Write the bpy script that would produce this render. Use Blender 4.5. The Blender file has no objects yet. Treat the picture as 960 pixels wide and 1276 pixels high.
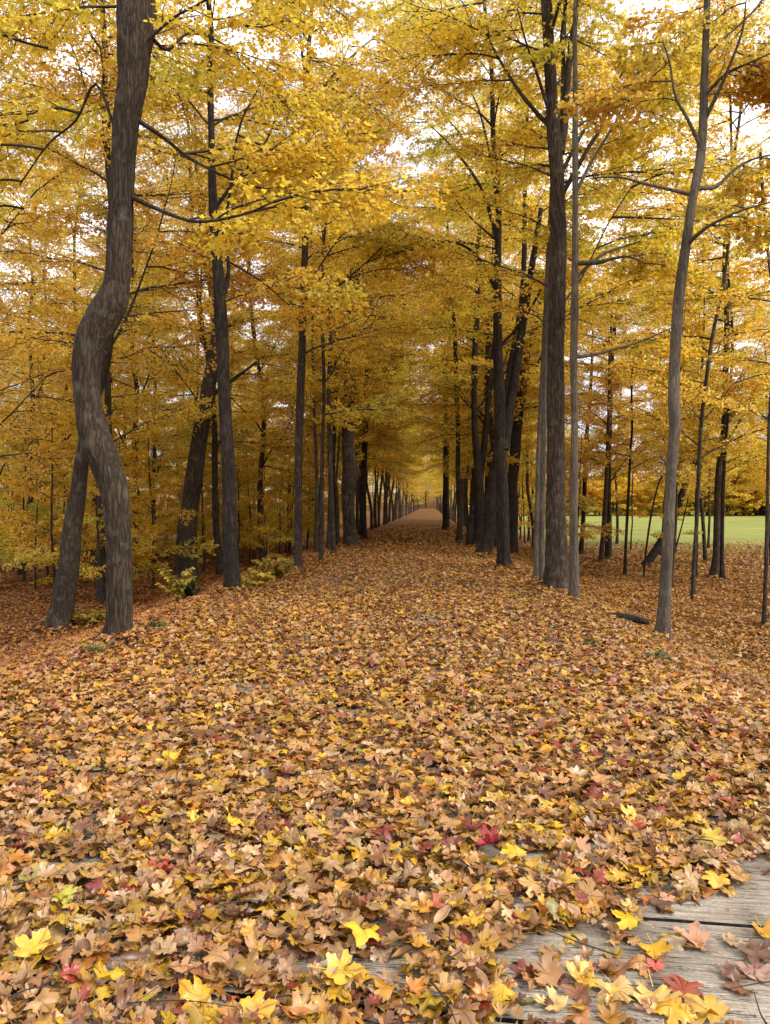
import bpy, math, random
import numpy as np

# ------------------------------------------------------------------ basics
SC = bpy.context.scene
COL = SC.collection
F, CX, HY, EYE = 886.0, 480.0, 630.0, 1.55      # focal length, principal column, horizon row, eye height
K = 0.062                                       # heading of the avenue: x = K*y
rng = np.random.default_rng(11)
random.seed(11)

def norm(a):
    a = np.asarray(a, float)
    return a / np.maximum(np.linalg.norm(a, axis=-1, keepdims=True), 1e-9)

def _h(ix, iy, iz):
    n = (ix * 374761393 + iy * 668265263 + iz * 2147483647 * 31) & 0xffffffff
    n = ((n ^ (n >> 13)) * 1274126177) & 0xffffffff
    n = n ^ (n >> 16)
    return (n & 0xffff) / 65535.0

def vnoise(x, y, z=0.0):
    x, y, z = np.broadcast_arrays(np.asarray(x, float), np.asarray(y, float), np.asarray(z, float))
    ix, iy, iz = np.floor(x).astype(np.int64), np.floor(y).astype(np.int64), np.floor(z).astype(np.int64)
    fx, fy, fz = x - ix, y - iy, z - iz
    fx, fy, fz = [t * t * (3 - 2 * t) for t in (fx, fy, fz)]
    r = 0
    for a in (0, 1):
        for b in (0, 1):
            for c in (0, 1):
                w = (fx if a else 1 - fx) * (fy if b else 1 - fy) * (fz if c else 1 - fz)
                r = r + w * _h(ix + a, iy + b, iz + c)
    return r

def sstep(a, b, x):
    t = np.clip((np.asarray(x, float) - a) / (b - a), 0, 1)
    return t * t * (3 - 2 * t)

def path_x(y):
    return K * np.asarray(y, float)

def ground(x, y):
    """terrain height: a flat avenue on a low bank, a hollow to one side, the field to the other"""
    x = np.asarray(x, float); y = np.asarray(y, float)
    xr = x - path_x(y)
    wob = (vnoise(y * .22, 3.3) - .5) * .5
    left = sstep(0, 1, (-3.35 + wob - xr) / 4.9)
    right = sstep(0, 1, (xr - 1.95 - wob * .6) / 3.5)
    z = -1.15 * left - .92 * right
    rough = .16 * (vnoise(x * .7, y * .7, 2) - .5) + .07 * (vnoise(x * 2.1, y * 2.1, 7) - .5)
    z = z + rough * np.clip(left + right, .12, 1) * (1 - sstep(26, 45, y) * right * .9)
    flat = (1 - left) * (1 - right)
    z = z - .035 * flat * ((xr + .7) / 2.8) ** 2
    z = z + .3 * sstep(120, 250, y) * (1 - right * .99)
    z = z + 1.3 * sstep(9, 60, -xr) + 9.0 * sstep(262, 360, y) * (1 - sstep(10, 22, xr))
    z = z - 1.2 * sstep(140, 330, y) * right * 0
    return z

def ground_hit(px, py):
    lo = 1.5
    d = 1.5
    while d < 400:
        x = (px - CX) / F * d; z = EYE - (py - HY) / F * d
        if z <= float(ground(x, d)):
            return d
        d += .04
    return 300.0

def at(px, py, d):
    return np.array([(px - CX) / F * d, d, EYE - (py - HY) / F * d])

# ------------------------------------------------------------------ mesh helpers
def make_mesh(name, V, T, mats, midx=None, col=None, uv=None, smooth=False):
    V = np.asarray(V, np.float32); T = np.asarray(T, np.int32)
    me = bpy.data.meshes.new(name)
    me.vertices.add(len(V)); me.vertices.foreach_set('co', V.ravel())
    n = T.shape[1]
    me.loops.add(T.size); me.loops.foreach_set('vertex_index', T.ravel())
    me.polygons.add(len(T))
    me.polygons.foreach_set('loop_start', np.arange(len(T), dtype=np.int32) * n)
    me.polygons.foreach_set('loop_total', np.full(len(T), n, np.int32))
    if smooth:
        me.polygons.foreach_set('use_smooth', np.ones(len(T), bool))
    for m in mats: me.materials.append(m)
    if midx is not None: me.polygons.foreach_set('material_index', np.asarray(midx, np.int32))
    if col is not None:
        a = me.color_attributes.new('Tint', 'FLOAT_COLOR', 'POINT')
        c = np.ones((len(V), 4), np.float32); c[:, :3] = col
        a.data.foreach_set('color', c.ravel())
    if uv is not None:
        l = me.uv_layers.new(name='UVMap')
        l.data.foreach_set('uv', np.asarray(uv, np.float32)[T.ravel()].ravel())
    me.update(calc_edges=True)
    return me

def link(name, me, parent=None, loc=(0, 0, 0)):
    o = bpy.data.objects.new(name, me); COL.objects.link(o)
    o.parent = parent; o.location = loc
    return o

def tag(o, label=None, cat=None, group=None, kind=None):
    if label: o['label'] = label
    if cat: o['category'] = cat
    if group: o['group'] = group
    if kind: o['kind'] = kind
    return o

def empty(name, loc, rz=0):
    o = bpy.data.objects.new(name, None); COL.objects.link(o)
    o.location = loc; o.rotation_euler = (0, 0, rz); o.empty_display_size = .2
    return o

class Acc:
    """collects vertex and triangle blocks"""
    def __init__(s): s.V = []; s.T = []; s.C = []; s.U = []; s.n = 0
    def add(s, V, T, C=None, U=None):
        s.V.append(V); s.T.append(np.asarray(T) + s.n); s.n += len(V)
        if C is not None: s.C.append(C)
        if U is not None: s.U.append(U)
    def get(s):
        return np.concatenate(s.V), np.concatenate(s.T)

def catmull(P, m):
    P = np.asarray(P, float); n = len(P)
    Q = np.vstack([2 * P[0] - P[1], P, 2 * P[-1] - P[-2]])
    out = []
    for i in range(n - 1):
        p0, p1, p2, p3 = Q[i:i + 4]
        for t in np.linspace(0, 1, m, endpoint=False):
            out.append(.5 * (2 * p1 + (p2 - p0) * t + (2 * p0 - 5 * p1 + 4 * p2 - p3) * t * t + (3 * p1 - p0 - 3 * p2 + p3) * t ** 3))
    out.append(P[-1])
    return np.array(out)

def tube(P, R, n=6, bark=0.0, seed=0.0, flare=None):
    P = np.asarray(P, float); R = np.asarray(R, float); k = len(P)
    T = norm(np.gradient(P, axis=0))
    ref = np.array([1., 0, 0]) if abs(T[0][0]) < .8 else np.array([0, 1., 0])
    A = []
    a = ref
    for i in range(k):
        a = a - T[i] * np.dot(a, T[i]); a = a / np.linalg.norm(a); A.append(a)
    A = np.array(A); B = np.cross(T, A)
    th = np.linspace(0, 2 * math.pi, n, endpoint=False)
    rr = np.repeat(R[:, None], n, 1)
    if bark > 0:
        s = np.concatenate([[0], np.cumsum(np.linalg.norm(np.diff(P, axis=0), axis=1))])[:, None]
        cx, cy = np.cos(th)[None, :], np.sin(th)[None, :]
        girth = R[:, None] / max(R[0], 1e-3)
        q = 3.0 + seed
        low = vnoise(cx * 1.3 + seed, cy * 1.3, s * .9) - .5
        rid = 1 - np.abs(2 * vnoise(cx * q * 2.0 + 9, cy * q * 2.0 + seed, s * 3.2) - 1)
        rid2 = 1 - np.abs(2 * vnoise(cx * q * 4.0, cy * q * 4.0 + seed, s * 6.0 + 4) - 1)
        rr = rr * (1 + .16 * low) + bark * (rid - .5) + bark * .5 * (rid2 - .5)
    if flare is not None:
        s = np.concatenate([[0], np.cumsum(np.linalg.norm(np.diff(P, axis=0), axis=1))])[:, None]
        rr = rr * (1 + flare * 1.5 * np.exp(-np.maximum(s - .3, 0) / .16) * (.45 + .55 * np.cos(th[None, :] * 5 + seed + 1.3 * np.sin(th[None, :] * 2 + seed))))
    V = P[:, None, :] + A[:, None, :] * (np.cos(th)[None, :, None] * rr[:, :, None]) + B[:, None, :] * (np.sin(th)[None, :, None] * rr[:, :, None])
    V = V.reshape(-1, 3)
    i = np.arange(k - 1)[:, None] * n; j = np.arange(n)[None, :]; j2 = (j + 1) % n
    a_, b_, c_, d_ = i + j, i + j2, i + n + j2, i + n + j
    Tr = np.concatenate([np.stack([a_, b_, c_], -1).reshape(-1, 3), np.stack([a_, c_, d_], -1).reshape(-1, 3)])
    # cap
    V = np.vstack([V, P[-1] + T[-1] * R[-1] * .6])
    e = len(V) - 1; b0 = (k - 1) * n
    Tr = np.vstack([Tr, np.array([[b0 + q2, b0 + (q2 + 1) % n, e] for q2 in range(n)])])
    return V, Tr

# ------------------------------------------------------------------ materials
def nodes(mat):
    mat.use_nodes = True
    nt = mat.node_tree; nt.nodes.clear()
    return nt, nt.nodes.new, nt.links.new

def ramp(nt, stops, interp='LINEAR'):
    r = nt.nodes.new('ShaderNodeValToRGB'); cr = r.color_ramp; cr.interpolation = interp
    while len(cr.elements) > 1: cr.elements.remove(cr.elements[-1])
    cr.elements[0].position = stops[0][0]; cr.elements[0].color = (*stops[0][1], 1)
    for p, c in stops[1:]:
        e = cr.elements.new(p); e.color = (*c, 1)
    return r

def leaf_material(name, trans, use_objcolor=False, veins=False, gloss=.05, vary=.12):
    m = bpy.data.materials.new(name); nt, N, L = nodes(m)
    out = N('ShaderNodeOutputMaterial')
    if use_objcolor:
        src = N('ShaderNodeObjectInfo'); c = src.outputs['Color']
    else:
        src = N('ShaderNodeAttribute'); src.attribute_name = 'Tint'; c = src.outputs['Color']
    if not use_objcolor and vary:
        oi = N('ShaderNodeObjectInfo')
        hs = N('ShaderNodeHueSaturation')
        mr = N('ShaderNodeMapRange'); mr.inputs['To Min'].default_value = .5 - vary * .09; mr.inputs['To Max'].default_value = .5 + vary * .09
        L(oi.outputs['Random'], mr.inputs['Value']); L(mr.outputs[0], hs.inputs['Hue'])
        mr2 = N('ShaderNodeMapRange'); mr2.inputs['To Min'].default_value = 1 - vary; mr2.inputs['To Max'].default_value = 1 + vary
        mm = N('ShaderNodeMath'); mm.operation = 'FRACT'; mu = N('ShaderNodeMath'); mu.operation = 'MULTIPLY'; mu.inputs[1].default_value = 7.31
        L(oi.outputs['Random'], mu.inputs[0]); L(mu.outputs[0], mm.inputs[0]); L(mm.outputs[0], mr2.inputs['Value']); L(mr2.outputs[0], hs.inputs['Value'])
        L(c, hs.inputs['Color']); c = hs.outputs[0]
    if veins:
        uv = N('ShaderNodeUVMap'); uv.uv_map = 'UVMap'
        sp = N('ShaderNodeSeparateXYZ'); L(uv.outputs[0], sp.inputs[0])
        # angle around the leaf's base: main veins run out from it
        at2 = N('ShaderNodeMath'); at2.operation = 'ARCTAN2'; L(sp.outputs[0], at2.inputs[0]); L(sp.outputs[1], at2.inputs[1])
        mul = N('ShaderNodeMath'); mul.operation = 'MULTIPLY'; mul.inputs[1].default_value = 3.6; L(at2.outputs[0], mul.inputs[0])
        cs = N('ShaderNodeMath'); cs.operation = 'COSINE'; L(mul.outputs[0], cs.inputs[0])
        vr = ramp(nt, [(0.0, (0, 0, 0)), (.975, (0, 0, 0)), (.995, (1, 1, 1))]); L(cs.outputs[0], vr.inputs[0])
        no = N('ShaderNodeTexNoise'); no.inputs['Scale'].default_value = 7; no.inputs['Detail'].default_value = 5
        L(uv.outputs[0], no.inputs['Vector'])
        tc = N('ShaderNodeNewGeometry')
        no2 = N('ShaderNodeTexNoise'); no2.inputs['Scale'].default_value = 26; no2.inputs['Detail'].default_value = 4
        L(tc.outputs['Position'], no2.inputs['Vector'])
        blot = ramp(nt, [(0.28, (.55, .44, .38)), (.42, (.88, .84, .8)), (.62, (1.0, 1.0, 1.0)), (.8, (1.15, 1.1, .95))]); L(no2.outputs[0], blot.inputs[0])
        mx = N('ShaderNodeMix'); mx.data_type = 'RGBA'; mx.blend_type = 'MULTIPLY'; mx.inputs[0].default_value = .85
        L(c, mx.inputs[6]); L(blot.outputs[0], mx.inputs[7])
        v2 = N('ShaderNodeMix'); v2.data_type = 'RGBA'; v2.blend_type = 'MULTIPLY'; L(vr.outputs[0], v2.inputs[0])
        L(mx.outputs[2], v2.inputs[6]); v2.inputs[7].default_value = (.62, .55, .5, 1)
        c = v2.outputs[2]
    df = N('ShaderNodeBsdfDiffuse'); tr = N('ShaderNodeBsdfTranslucent'); gl = N('ShaderNodeBsdfGlossy')
    gl.inputs['Roughness'].default_value = .42; gl.inputs['Color'].default_value = (.9, .9, .9, 1)
    L(c, df.inputs['Color'])
    g = N('ShaderNodeGamma'); g.inputs[1].default_value = .8; L(c, g.inputs[0]); L(g.outputs[0], tr.inputs['Color'])
    m1 = N('ShaderNodeMixShader'); m1.inputs[0].default_value = trans; L(df.outputs[0], m1.inputs[1]); L(tr.outputs[0], m1.inputs[2])
    m2 = N('ShaderNodeMixShader'); m2.inputs[0].default_value = gloss; L(m1.outputs[0], m2.inputs[1]); L(gl.outputs[0], m2.inputs[2])
    L(m2.outputs[0], out.inputs[0])
    return m

def bark_material(name, dark, mid, light, moss=.0, sc=1.0, fiss=.36):
    m = bpy.data.materials.new(name); nt, N, L = nodes(m)
    out = N('ShaderNodeOutputMaterial'); b = N('ShaderNodeBsdfPrincipled'); b.inputs['Roughness'].default_value = .92
    b.inputs['Specular IOR Level'].default_value = .15
    tc = N('ShaderNodeTexCoord'); mp = N('ShaderNodeMapping'); mp.inputs['Scale'].default_value = (46 * sc, 46 * sc, 5.5 * sc)
    L(tc.outputs['Object'], mp.inputs[0])
    w = N('ShaderNodeTexNoise'); w.inputs['Scale'].default_value = 5; w.inputs['Detail'].default_value = 4; L(tc.outputs['Object'], w.inputs[0])
    ad = N('ShaderNodeVectorMath'); ad.operation = 'MULTIPLY_ADD'; ad.inputs[1].default_value = (1.6, 1.6, 1.6)
    L(w.outputs['Color'], ad.inputs[0]); L(mp.outputs[0], ad.inputs[2])
    rg = N('ShaderNodeTexNoise'); rg.inputs['Scale'].default_value = .62; rg.inputs['Detail'].default_value = 3; rg.inputs['Roughness'].default_value = .45; L(ad.outputs[0], rg.inputs[0])
    no = N('ShaderNodeTexNoise'); no.inputs['Scale'].default_value = 2.6; no.inputs['Detail'].default_value = 8; no.inputs['Roughness'].default_value = .7; L(ad.outputs[0], no.inputs[0])
    g1_, g2_, g3_ = (fiss, fiss, fiss), (.62, .62, .62), (1, 1, 1)
    r1 = ramp(nt, [(.32, g3_), (.44, g2_), (.485, g1_), (.515, g1_), (.56, g2_), (.70, g3_)]); L(rg.outputs[0], r1.inputs[0])
    mu = N('ShaderNodeMath'); mu.operation = 'MULTIPLY'; L(r1.outputs[0], mu.inputs[0]); L(no.outputs[0], mu.inputs[1])
    cr = ramp(nt, [(.10, dark), (.32, mid), (.56, light)]); L(mu.outputs[0], cr.inputs[0])
    big = N('ShaderNodeTexNoise'); big.inputs['Scale'].default_value = 1.3; big.inputs['Detail'].default_value = 4; L(tc.outputs['Object'], big.inputs[0])
    br = ramp(nt, [(.3, (.62, .62, .62)), (.7, (1.3, 1.27, 1.2))]); L(big.outputs[0], br.inputs[0])
    mx = N('ShaderNodeMix'); mx.data_type = 'RGBA'; mx.blend_type = 'MULTIPLY'; mx.inputs[0].default_value = 1
    L(cr.outputs[0], mx.inputs[6]); L(br.outputs[0], mx.inputs[7])
    c = mx.outputs[2]
    if moss > 0:
        n3 = N('ShaderNodeTexNoise'); n3.inputs['Scale'].default_value = 5; n3.inputs['Detail'].default_value = 6; L(tc.outputs['Object'], n3.inputs[0])
        r3 = ramp(nt, [(.56, (0, 0, 0)), (.68, (moss, moss, moss))]); L(n3.outputs[0], r3.inputs[0])
        m3 = N('ShaderNodeMix'); m3.data_type = 'RGBA'; L(r3.outputs[0], m3.inputs[0]); L(c, m3.inputs[6]); m3.inputs[7].default_value = (.16, .17, .12, 1); c = m3.outputs[2]
    L(c, b.inputs['Base Color'])
    bp = N('ShaderNodeBump'); bp.inputs['Strength'].default_value = .9; bp.inputs['Distance'].default_value = .035; L(mu.outputs[0], bp.inputs['Height'])
    L(bp.outputs[0], b.inputs['Normal']); L(b.outputs[0], out.inputs[0])
    return m

BARK_BROWN = bark_material('bark_brown', (.016, .011, .008), (.055, .040, .028), (.115, .088, .064), .3)
BARK_DARK = bark_material('bark_dark', (.009, .007, .006), (.030, .023, .018), (.066, .052, .040), .1)
BARK_GREY = bark_material('bark_grey', (.04, .032, .024), (.12, .098, .073), (.185, .158, .122), .45, .8, .42)
TWIG = bpy.data.materials.new('twig_bark'); nt, N, L = nodes(TWIG)
_o = N('ShaderNodeOutputMaterial'); _b = N('ShaderNodeBsdfPrincipled'); _b.inputs['Roughness'].default_value = .9
_n = N('ShaderNodeTexNoise'); _n.inputs['Scale'].default_value = 9; _r = ramp(nt, [(.3, (.014, .010, .008)), (.7, (.05, .036, .026))])
L(_n.outputs[0], _r.inputs[0]); L(_r.outputs[0], _b.inputs['Base Color']); L(_b.outputs[0], _o.inputs[0])

CANOPY = leaf_material('canopy_leaf', .66, vary=.16, gloss=.04)
LITTER = leaf_material('litter_leaf', .16, veins=True, vary=0, gloss=.05)
SINGLE = leaf_material('fallen_leaf', .16, use_objcolor=True, veins=True, gloss=.05)
GREEN = leaf_material('green_leaf', .3, vary=.1, gloss=.06)

# ------------------------------------------------------------------ leaf shapes
def maple_outline(detail):
    """half outline of a maple leaf, base at the origin, tip along +Y, unit height; mirrored to both sides"""
    if detail == 3:
        h = [(.02, .0), (.14, .0), (.27, -.08), (.37, -.06), (.36, .06), (.48, .12), (.40, .19), (.33, .25), (.44, .29), (.56, .33), (.61, .46), (.50, .49),
             (.47, .60), (.35, .55), (.23, .49), (.20, .58), (.28, .68), (.20, .75), (.15, .86), (.06, .92), (0, 1.02)]
    elif detail == 2:
        h = [(.08, 0), (.33, -.08), (.43, .12), (.32, .24), (.60, .45), (.42, .57), (.22, .50), (.26, .72), (0, 1.02)]
    else:
        h = [(.32, -.05), (.29, .23), (.56, .46), (.23, .52), (0, 1.0)]
    r = np.array(h)
    l = r[:-1][::-1] * np.array([-1, 1])
    return np.vstack([r, l])

def leaf_template(detail, seed, curl=1.0):
    g = np.random.default_rng(seed)
    O = maple_outline(detail)
    O = O * np.array([g.uniform(.88, 1.08), 1.0]) + g.normal(0, .012, O.shape)
    n = len(O)
    c = np.array([0, .28])
    if detail == 3:
        rings = [c[None, :], c + (O - c) * .38, c + (O - c) * .72, O]
        P = np.vstack(rings)
        T = [[0, 1 + i, 1 + (i + 1) % n] for i in range(n)]
        for k in range(2):
            a = 1 + k * n; b = a + n
            for i in range(n):
                j = (i + 1) % n
                T += [[a + i, b + i, b + j], [a + i, b + j, a + j]]
    elif detail == 2:
        P = np.vstack([c[None, :], O]); T = [[0, 1 + i, 1 + (i + 1) % n] for i in range(n)]
    else:
        P = np.vstack([np.array([[0, 0]]), O]); T = [[0, 1 + i, 2 + i] for i in range(n - 1)]
    x, y = P[:, 0], P[:, 1]
    a, b, t, w = g.normal(0, .55) * curl, g.normal(.1, .5) * curl, g.normal(0, .5) * curl, g.uniform(.05, .11) * curl
    z = a * x * x + b * (y - .4) ** 2 + t * x * (y - .3) + .35 * curl * g.uniform(-.3, 1) * np.abs(x)
    z = z + w * np.sin(x * g.uniform(6, 11) + g.uniform(0, 6)) * np.cos(y * g.uniform(5, 9) + g.uniform(0, 6))
    V = np.stack([x, y, z], 1); V[:, 1] -= .3; V -= [0, 0, z.mean()]
    T = np.array(T)
    if detail == 3:      # petiole
        s = np.linspace(0, .55, 4); q = g.uniform(-.5, .5)
        for k in range(3):
            p0 = np.array([q * s[k] ** 2, -.3 - s[k], V[0, 2] + .1 * s[k]]); p1 = np.array([q * s[k + 1] ** 2, -.3 - s[k + 1], V[0, 2] + .1 * s[k + 1]])
            b0 = len(V); wd = .012
            V = np.vstack([V, p0 + [-wd, 0, 0], p0 + [wd, 0, 0], p1 + [wd, 0, 0], p1 + [-wd, 0, 0]])
            T = np.vstack([T, [[b0, b0 + 1, b0 + 2], [b0, b0 + 2, b0 + 3]]])
    U = V[:, :2] + [0, .3]
    return V, T, U

def oval_template(seed):
    g = np.random.default_rng(seed); m = 9; t = np.linspace(0, 1, m); wv = .21 * np.sin(np.pi * t ** .85) ** .8 * g.uniform(.8, 1.2)
    y = t; r_ = np.stack([wv, y], 1)[1:-1]; O = np.vstack([[0, 0], r_, [0, 1.0], (r_ * [-1, 1])[::-1]])
    P = np.vstack([[[0, .45]], O]); n = len(O); T = np.array([[0, 1 + i, 1 + (i + 1) % n] for i in range(n)])
    x, y = P[:, 0], P[:, 1]; z = g.uniform(-.6, 1.2) * (y - .5) ** 2 + g.uniform(.3, 1.4) * np.abs(x) + g.normal(0, .5) * x * y
    V = np.stack([x, y - .4, z - z.mean()], 1); return V, T, V[:, :2] + [0, .4]

def scrap_template(seed):
    g = np.random.default_rng(seed); n = 9; a = np.sort(g.uniform(0, 6.28, n)); rr = g.uniform(.14, .42, n)
    P = np.vstack([[[0, 0]], np.stack([rr * np.cos(a), rr * np.sin(a)], 1)]); T = np.array([[0, 1 + i, 1 + (i + 1) % n] for i in range(n)])
    z = g.normal(0, .05, n + 1) + g.normal(0, .6) * P[:, 0] ** 2; V = np.column_stack([P, z]); return V, T, P + [0, .3]

TPL = {3: [leaf_template(3, 100 + i, .7 + .09 * (i % 8)) for i in range(26)] + [oval_template(60 + i) for i in range(4)] + [scrap_template(80 + i) for i in range(5)],
       2: [leaf_template(2, 200 + i, 1.1) for i in range(9)] + [oval_template(70), scrap_template(90), scrap_template(91)],
       1: [leaf_template(1, 300 + i, .9) for i in range(6)]}

def scatter(tpls, P, Nn, H, S, C, uv=True):
    """leaf copies: positions P, normals Nn, headings H, sizes S, colours C"""
    acc = Acc(); k = len(P)
    Z = norm(Nn); X = norm(np.cross(H, Z)); Y = np.cross(Z, X)
    M = np.stack([X, Y, Z], -1) * S[:, None, None]
    which = rng.integers(0, len(tpls), k)
    for t, (V, T, U) in enumerate(tpls):
        I = np.where(which == t)[0]
        if not len(I): continue
        W = np.einsum('kij,nj->kni', M[I], V) + P[I][:, None, :]
        TT = T[None] + (np.arange(len(I)) * len(V))[:, None, None]
        acc.add(W.reshape(-1, 3), TT.reshape(-1, 3), np.repeat(C[I], len(V), 0), np.tile(U, (len(I), 1)) if uv else None)
    V, T = acc.get()
    return V, T, np.concatenate(acc.C), (np.concatenate(acc.U) if uv else None)

# ------------------------------------------------------------------ boughs
def make_bough(seed, L=3.2):
    g = np.random.default_rng(seed)
    wood, twig = Acc(), Acc(); LP, LN, LH = [], [], []
    n = 9; s = np.linspace(0, L, n)
    wig = np.cumsum(g.normal(0, .055, n)); up = g.uniform(.05, .2)
    main = np.stack([s, wig * 1.3, up * s - .05 * s ** 2 + np.cumsum(g.normal(0, .03, n))], 1); main[0] = 0
    mp = catmull(main, 3); R = np.linspace(.027, .005, len(mp))
    wood.add(*tube(mp, R, 4))
    def leaves(a, b, side, dens=.06):
        ln = np.linalg.norm(b - a); k = max(2, int(ln / dens)); d = norm(b - a)
        lat = norm(np.cross([0, 0, 1.], d))
        for i in range(k + 1):
            p = a + (b - a) * (i + g.uniform(-.3, .3)) / k
            for sg in (-1, 1):
                if g.random() < .40: continue
                o = norm(lat * sg * g.uniform(.5, 1) + d * g.uniform(.1, .9) + np.array([0, 0, g.uniform(-.5, .15)]))
                LP.append(p + o * g.uniform(.04, .085) + [0, 0, g.normal(0, .035)])
                LH.append(o + [0, 0, g.uniform(-.6, .05)])
                LN.append(np.array([0, 0, 1.]) + o * g.uniform(.0, .7) + g.normal(0, .5, 3))
    sg = 1
    pos = .12 * L
    while pos < L * .98:
        i = pos / L * (len(mp) - 1); i0 = int(i); p = mp[i0] + (mp[min(i0 + 1, len(mp) - 1)] - mp[i0]) * (i - i0)
        d = norm(mp[min(i0 + 1, len(mp) - 1)] - mp[max(i0 - 1, 0)])
        ang = sg * math.radians(g.uniform(38, 68)); sg = -sg
        ln = min(.28 + .62 * (L - pos) * g.uniform(.6, 1.15), 1.45) * (.6 if pos < .3 * L else 1)
        c, s_ = math.cos(ang), math.sin(ang)
        dd = norm([d[0] * c - d[1] * s_, d[0] * s_ + d[1] * c, d[2] * .6 + g.uniform(-.55, .42)])
        q = [p]; cur = dd
        m = max(3, int(ln / .2))
        for _ in range(m):
            cur = norm(cur + .10 * d + g.normal(0, .09, 3) * [1, 1, .7] - [0, 0, .03]); q.append(q[-1] + cur * ln / m)
        q = np.array(q); wood.add(*tube(q, np.linspace(.011, .0035, len(q)), 3))
        tw = -1
        for j in range(1, len(q)):
            for _ in range(2):
                tw = -tw
                e = norm(q[j] - q[j - 1]); a2 = tw * math.radians(g.uniform(35, 70)); c, s_ = math.cos(a2), math.sin(a2)
                t2 = norm([e[0] * c - e[1] * s_, e[0] * s_ + e[1] * c, e[2] + g.uniform(-.7, .45)])
                st = q[j - 1] + (q[j] - q[j - 1]) * g.random(); ln2 = g.uniform(.12, .34)
                en = st + t2 * ln2
                twig.add(*tube(np.array([st, (st + en) / 2 + [0, 0, .01], en]), [.0035, .0028, .002], 3))
                leaves(st + t2 * .04, en, tw)
        leaves(q[-2], q[-1] + (q[-1] - q[-2]) * .3, 1)
        pos += g.uniform(.11, .2)
    leaves(mp[-6], mp[-1], 1)
    w = wood.get(); t = twig.get()
    return dict(w=w, t=t, P=np.array(LP), N=np.array(LN), H=np.array(LH), L=L)

BASES = []
BOUGH = [make_bough(40 + i) for i in range(7)]

GOLD = np.array([[.95, .67, .035], [.96, .70, .05], [.94, .61, .03], [.95, .65, .035], [.92, .68, .055], [.96, .74, .08]])
GREENISH = np.array([[.74, .66, .06], [.78, .68, .055], [.84, .68, .05]])
ORANGE = np.array([[.90, .56, .035], [.88, .52, .03], [.90, .60, .04]])

def rotm(az, el, roll=0):
    ca, sa, ce, se, cr, sr = math.cos(az), math.sin(az), math.cos(el), math.sin(el), math.cos(roll), math.sin(roll)
    Rz = np.array([[ca, -sa, 0], [sa, ca, 0], [0, 0, 1]]); Ry = np.array([[ce, 0, -se], [0, 1, 0], [se, 0, ce]]); Rx = np.array([[1, 0, 0], [0, cr, -sr], [0, sr, cr]])
    return Rz @ Ry @ Rx

class Crown:
    def __init__(s, mix=(1, .25, .15), leaf=.073, lod=1, keep=1.0, twigs=True):
        s.wood = Acc(); s.P = []; s.N = []; s.H = []; s.C = []; s.S = []
        s.mix = mix; s.leaf = leaf; s.lod = lod; s.keep = keep; s.twigs = twigs
    def bough(s, p, az, el, sc=1.0, roll=0.0):
        b = BOUGH[rng.integers(len(BOUGH))]; R = rotm(az, el, roll)
        fl = np.array([1, rng.choice([-1, 1]), 1])
        def tr(V): return (V * fl) @ R.T * sc + p
        s.wood.add(tr(b['w'][0]), b['w'][1])
        if s.twigs: s.wood.add(tr(b['t'][0]), b['t'][1])
        k = len(b['P']); I = rng.random(k) < s.keep * min(1.0, max(.25, sc) ** 1.15)
        P = tr(b['P'])[I]; k = len(P)
        Rr = rotm(az, 0, roll)
        nn = (b['N'] * fl) @ Rr.T; hh = (b['H'] * fl) @ R.T
        m = np.array(s.mix, float); m = m / m.sum(); which = rng.choice(3, p=m)
        pal = (GOLD, GREENISH, ORANGE)[which]
        C = pal[rng.integers(0, len(pal), k)]
        C = C * rng.uniform(.8, 1.05, (k, 1)) * rng.uniform(.86, 1.03) * [1, .945, .9]
        dead = rng.random(k) < .05; C[dead] = C[dead] * [.55, .42, .6]
        s.P.append(P); s.N.append(nn[I]); s.H.append(hh[I]); s.C.append(C); s.S.append(s.leaf * rng.uniform(.65, 1.2, k))
    def mesh(s, name):
        P, Nn, H, C, S = [np.concatenate(a) for a in (s.P, s.N, s.H, s.C, s.S)]
        V, T, C2, _ = scatter(TPL[s.lod], P, Nn, H, S, C, uv=False)
        WV, WT = s.wood.get()
        midx = np.concatenate([np.zeros(len(T)), np.ones(len(WT))])
        return make_mesh(name, np.vstack([V, WV]), np.vstack([T, WT + len(V)]), [CANOPY, TWIG], midx, np.vstack([C2, np.full((len(WV), 3), .05)]))

def limb_pts(p, az, el, ln, g):
    q = [np.array(p, float)]; d = np.array([math.cos(az) * math.cos(el), math.sin(az) * math.cos(el), math.sin(el)]); m = 7
    for i in range(m):
        d = norm(d + g.normal(0, .10, 3) + [0, 0, .05]); q.append(q[-1] + d * ln / m)
    return np.array(q)

def along(P, t):
    i = t * (len(P) - 1); i0 = min(int(i), len(P) - 2)
    return P[i0] + (P[i0 + 1] - P[i0]) * (i - i0)

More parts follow.
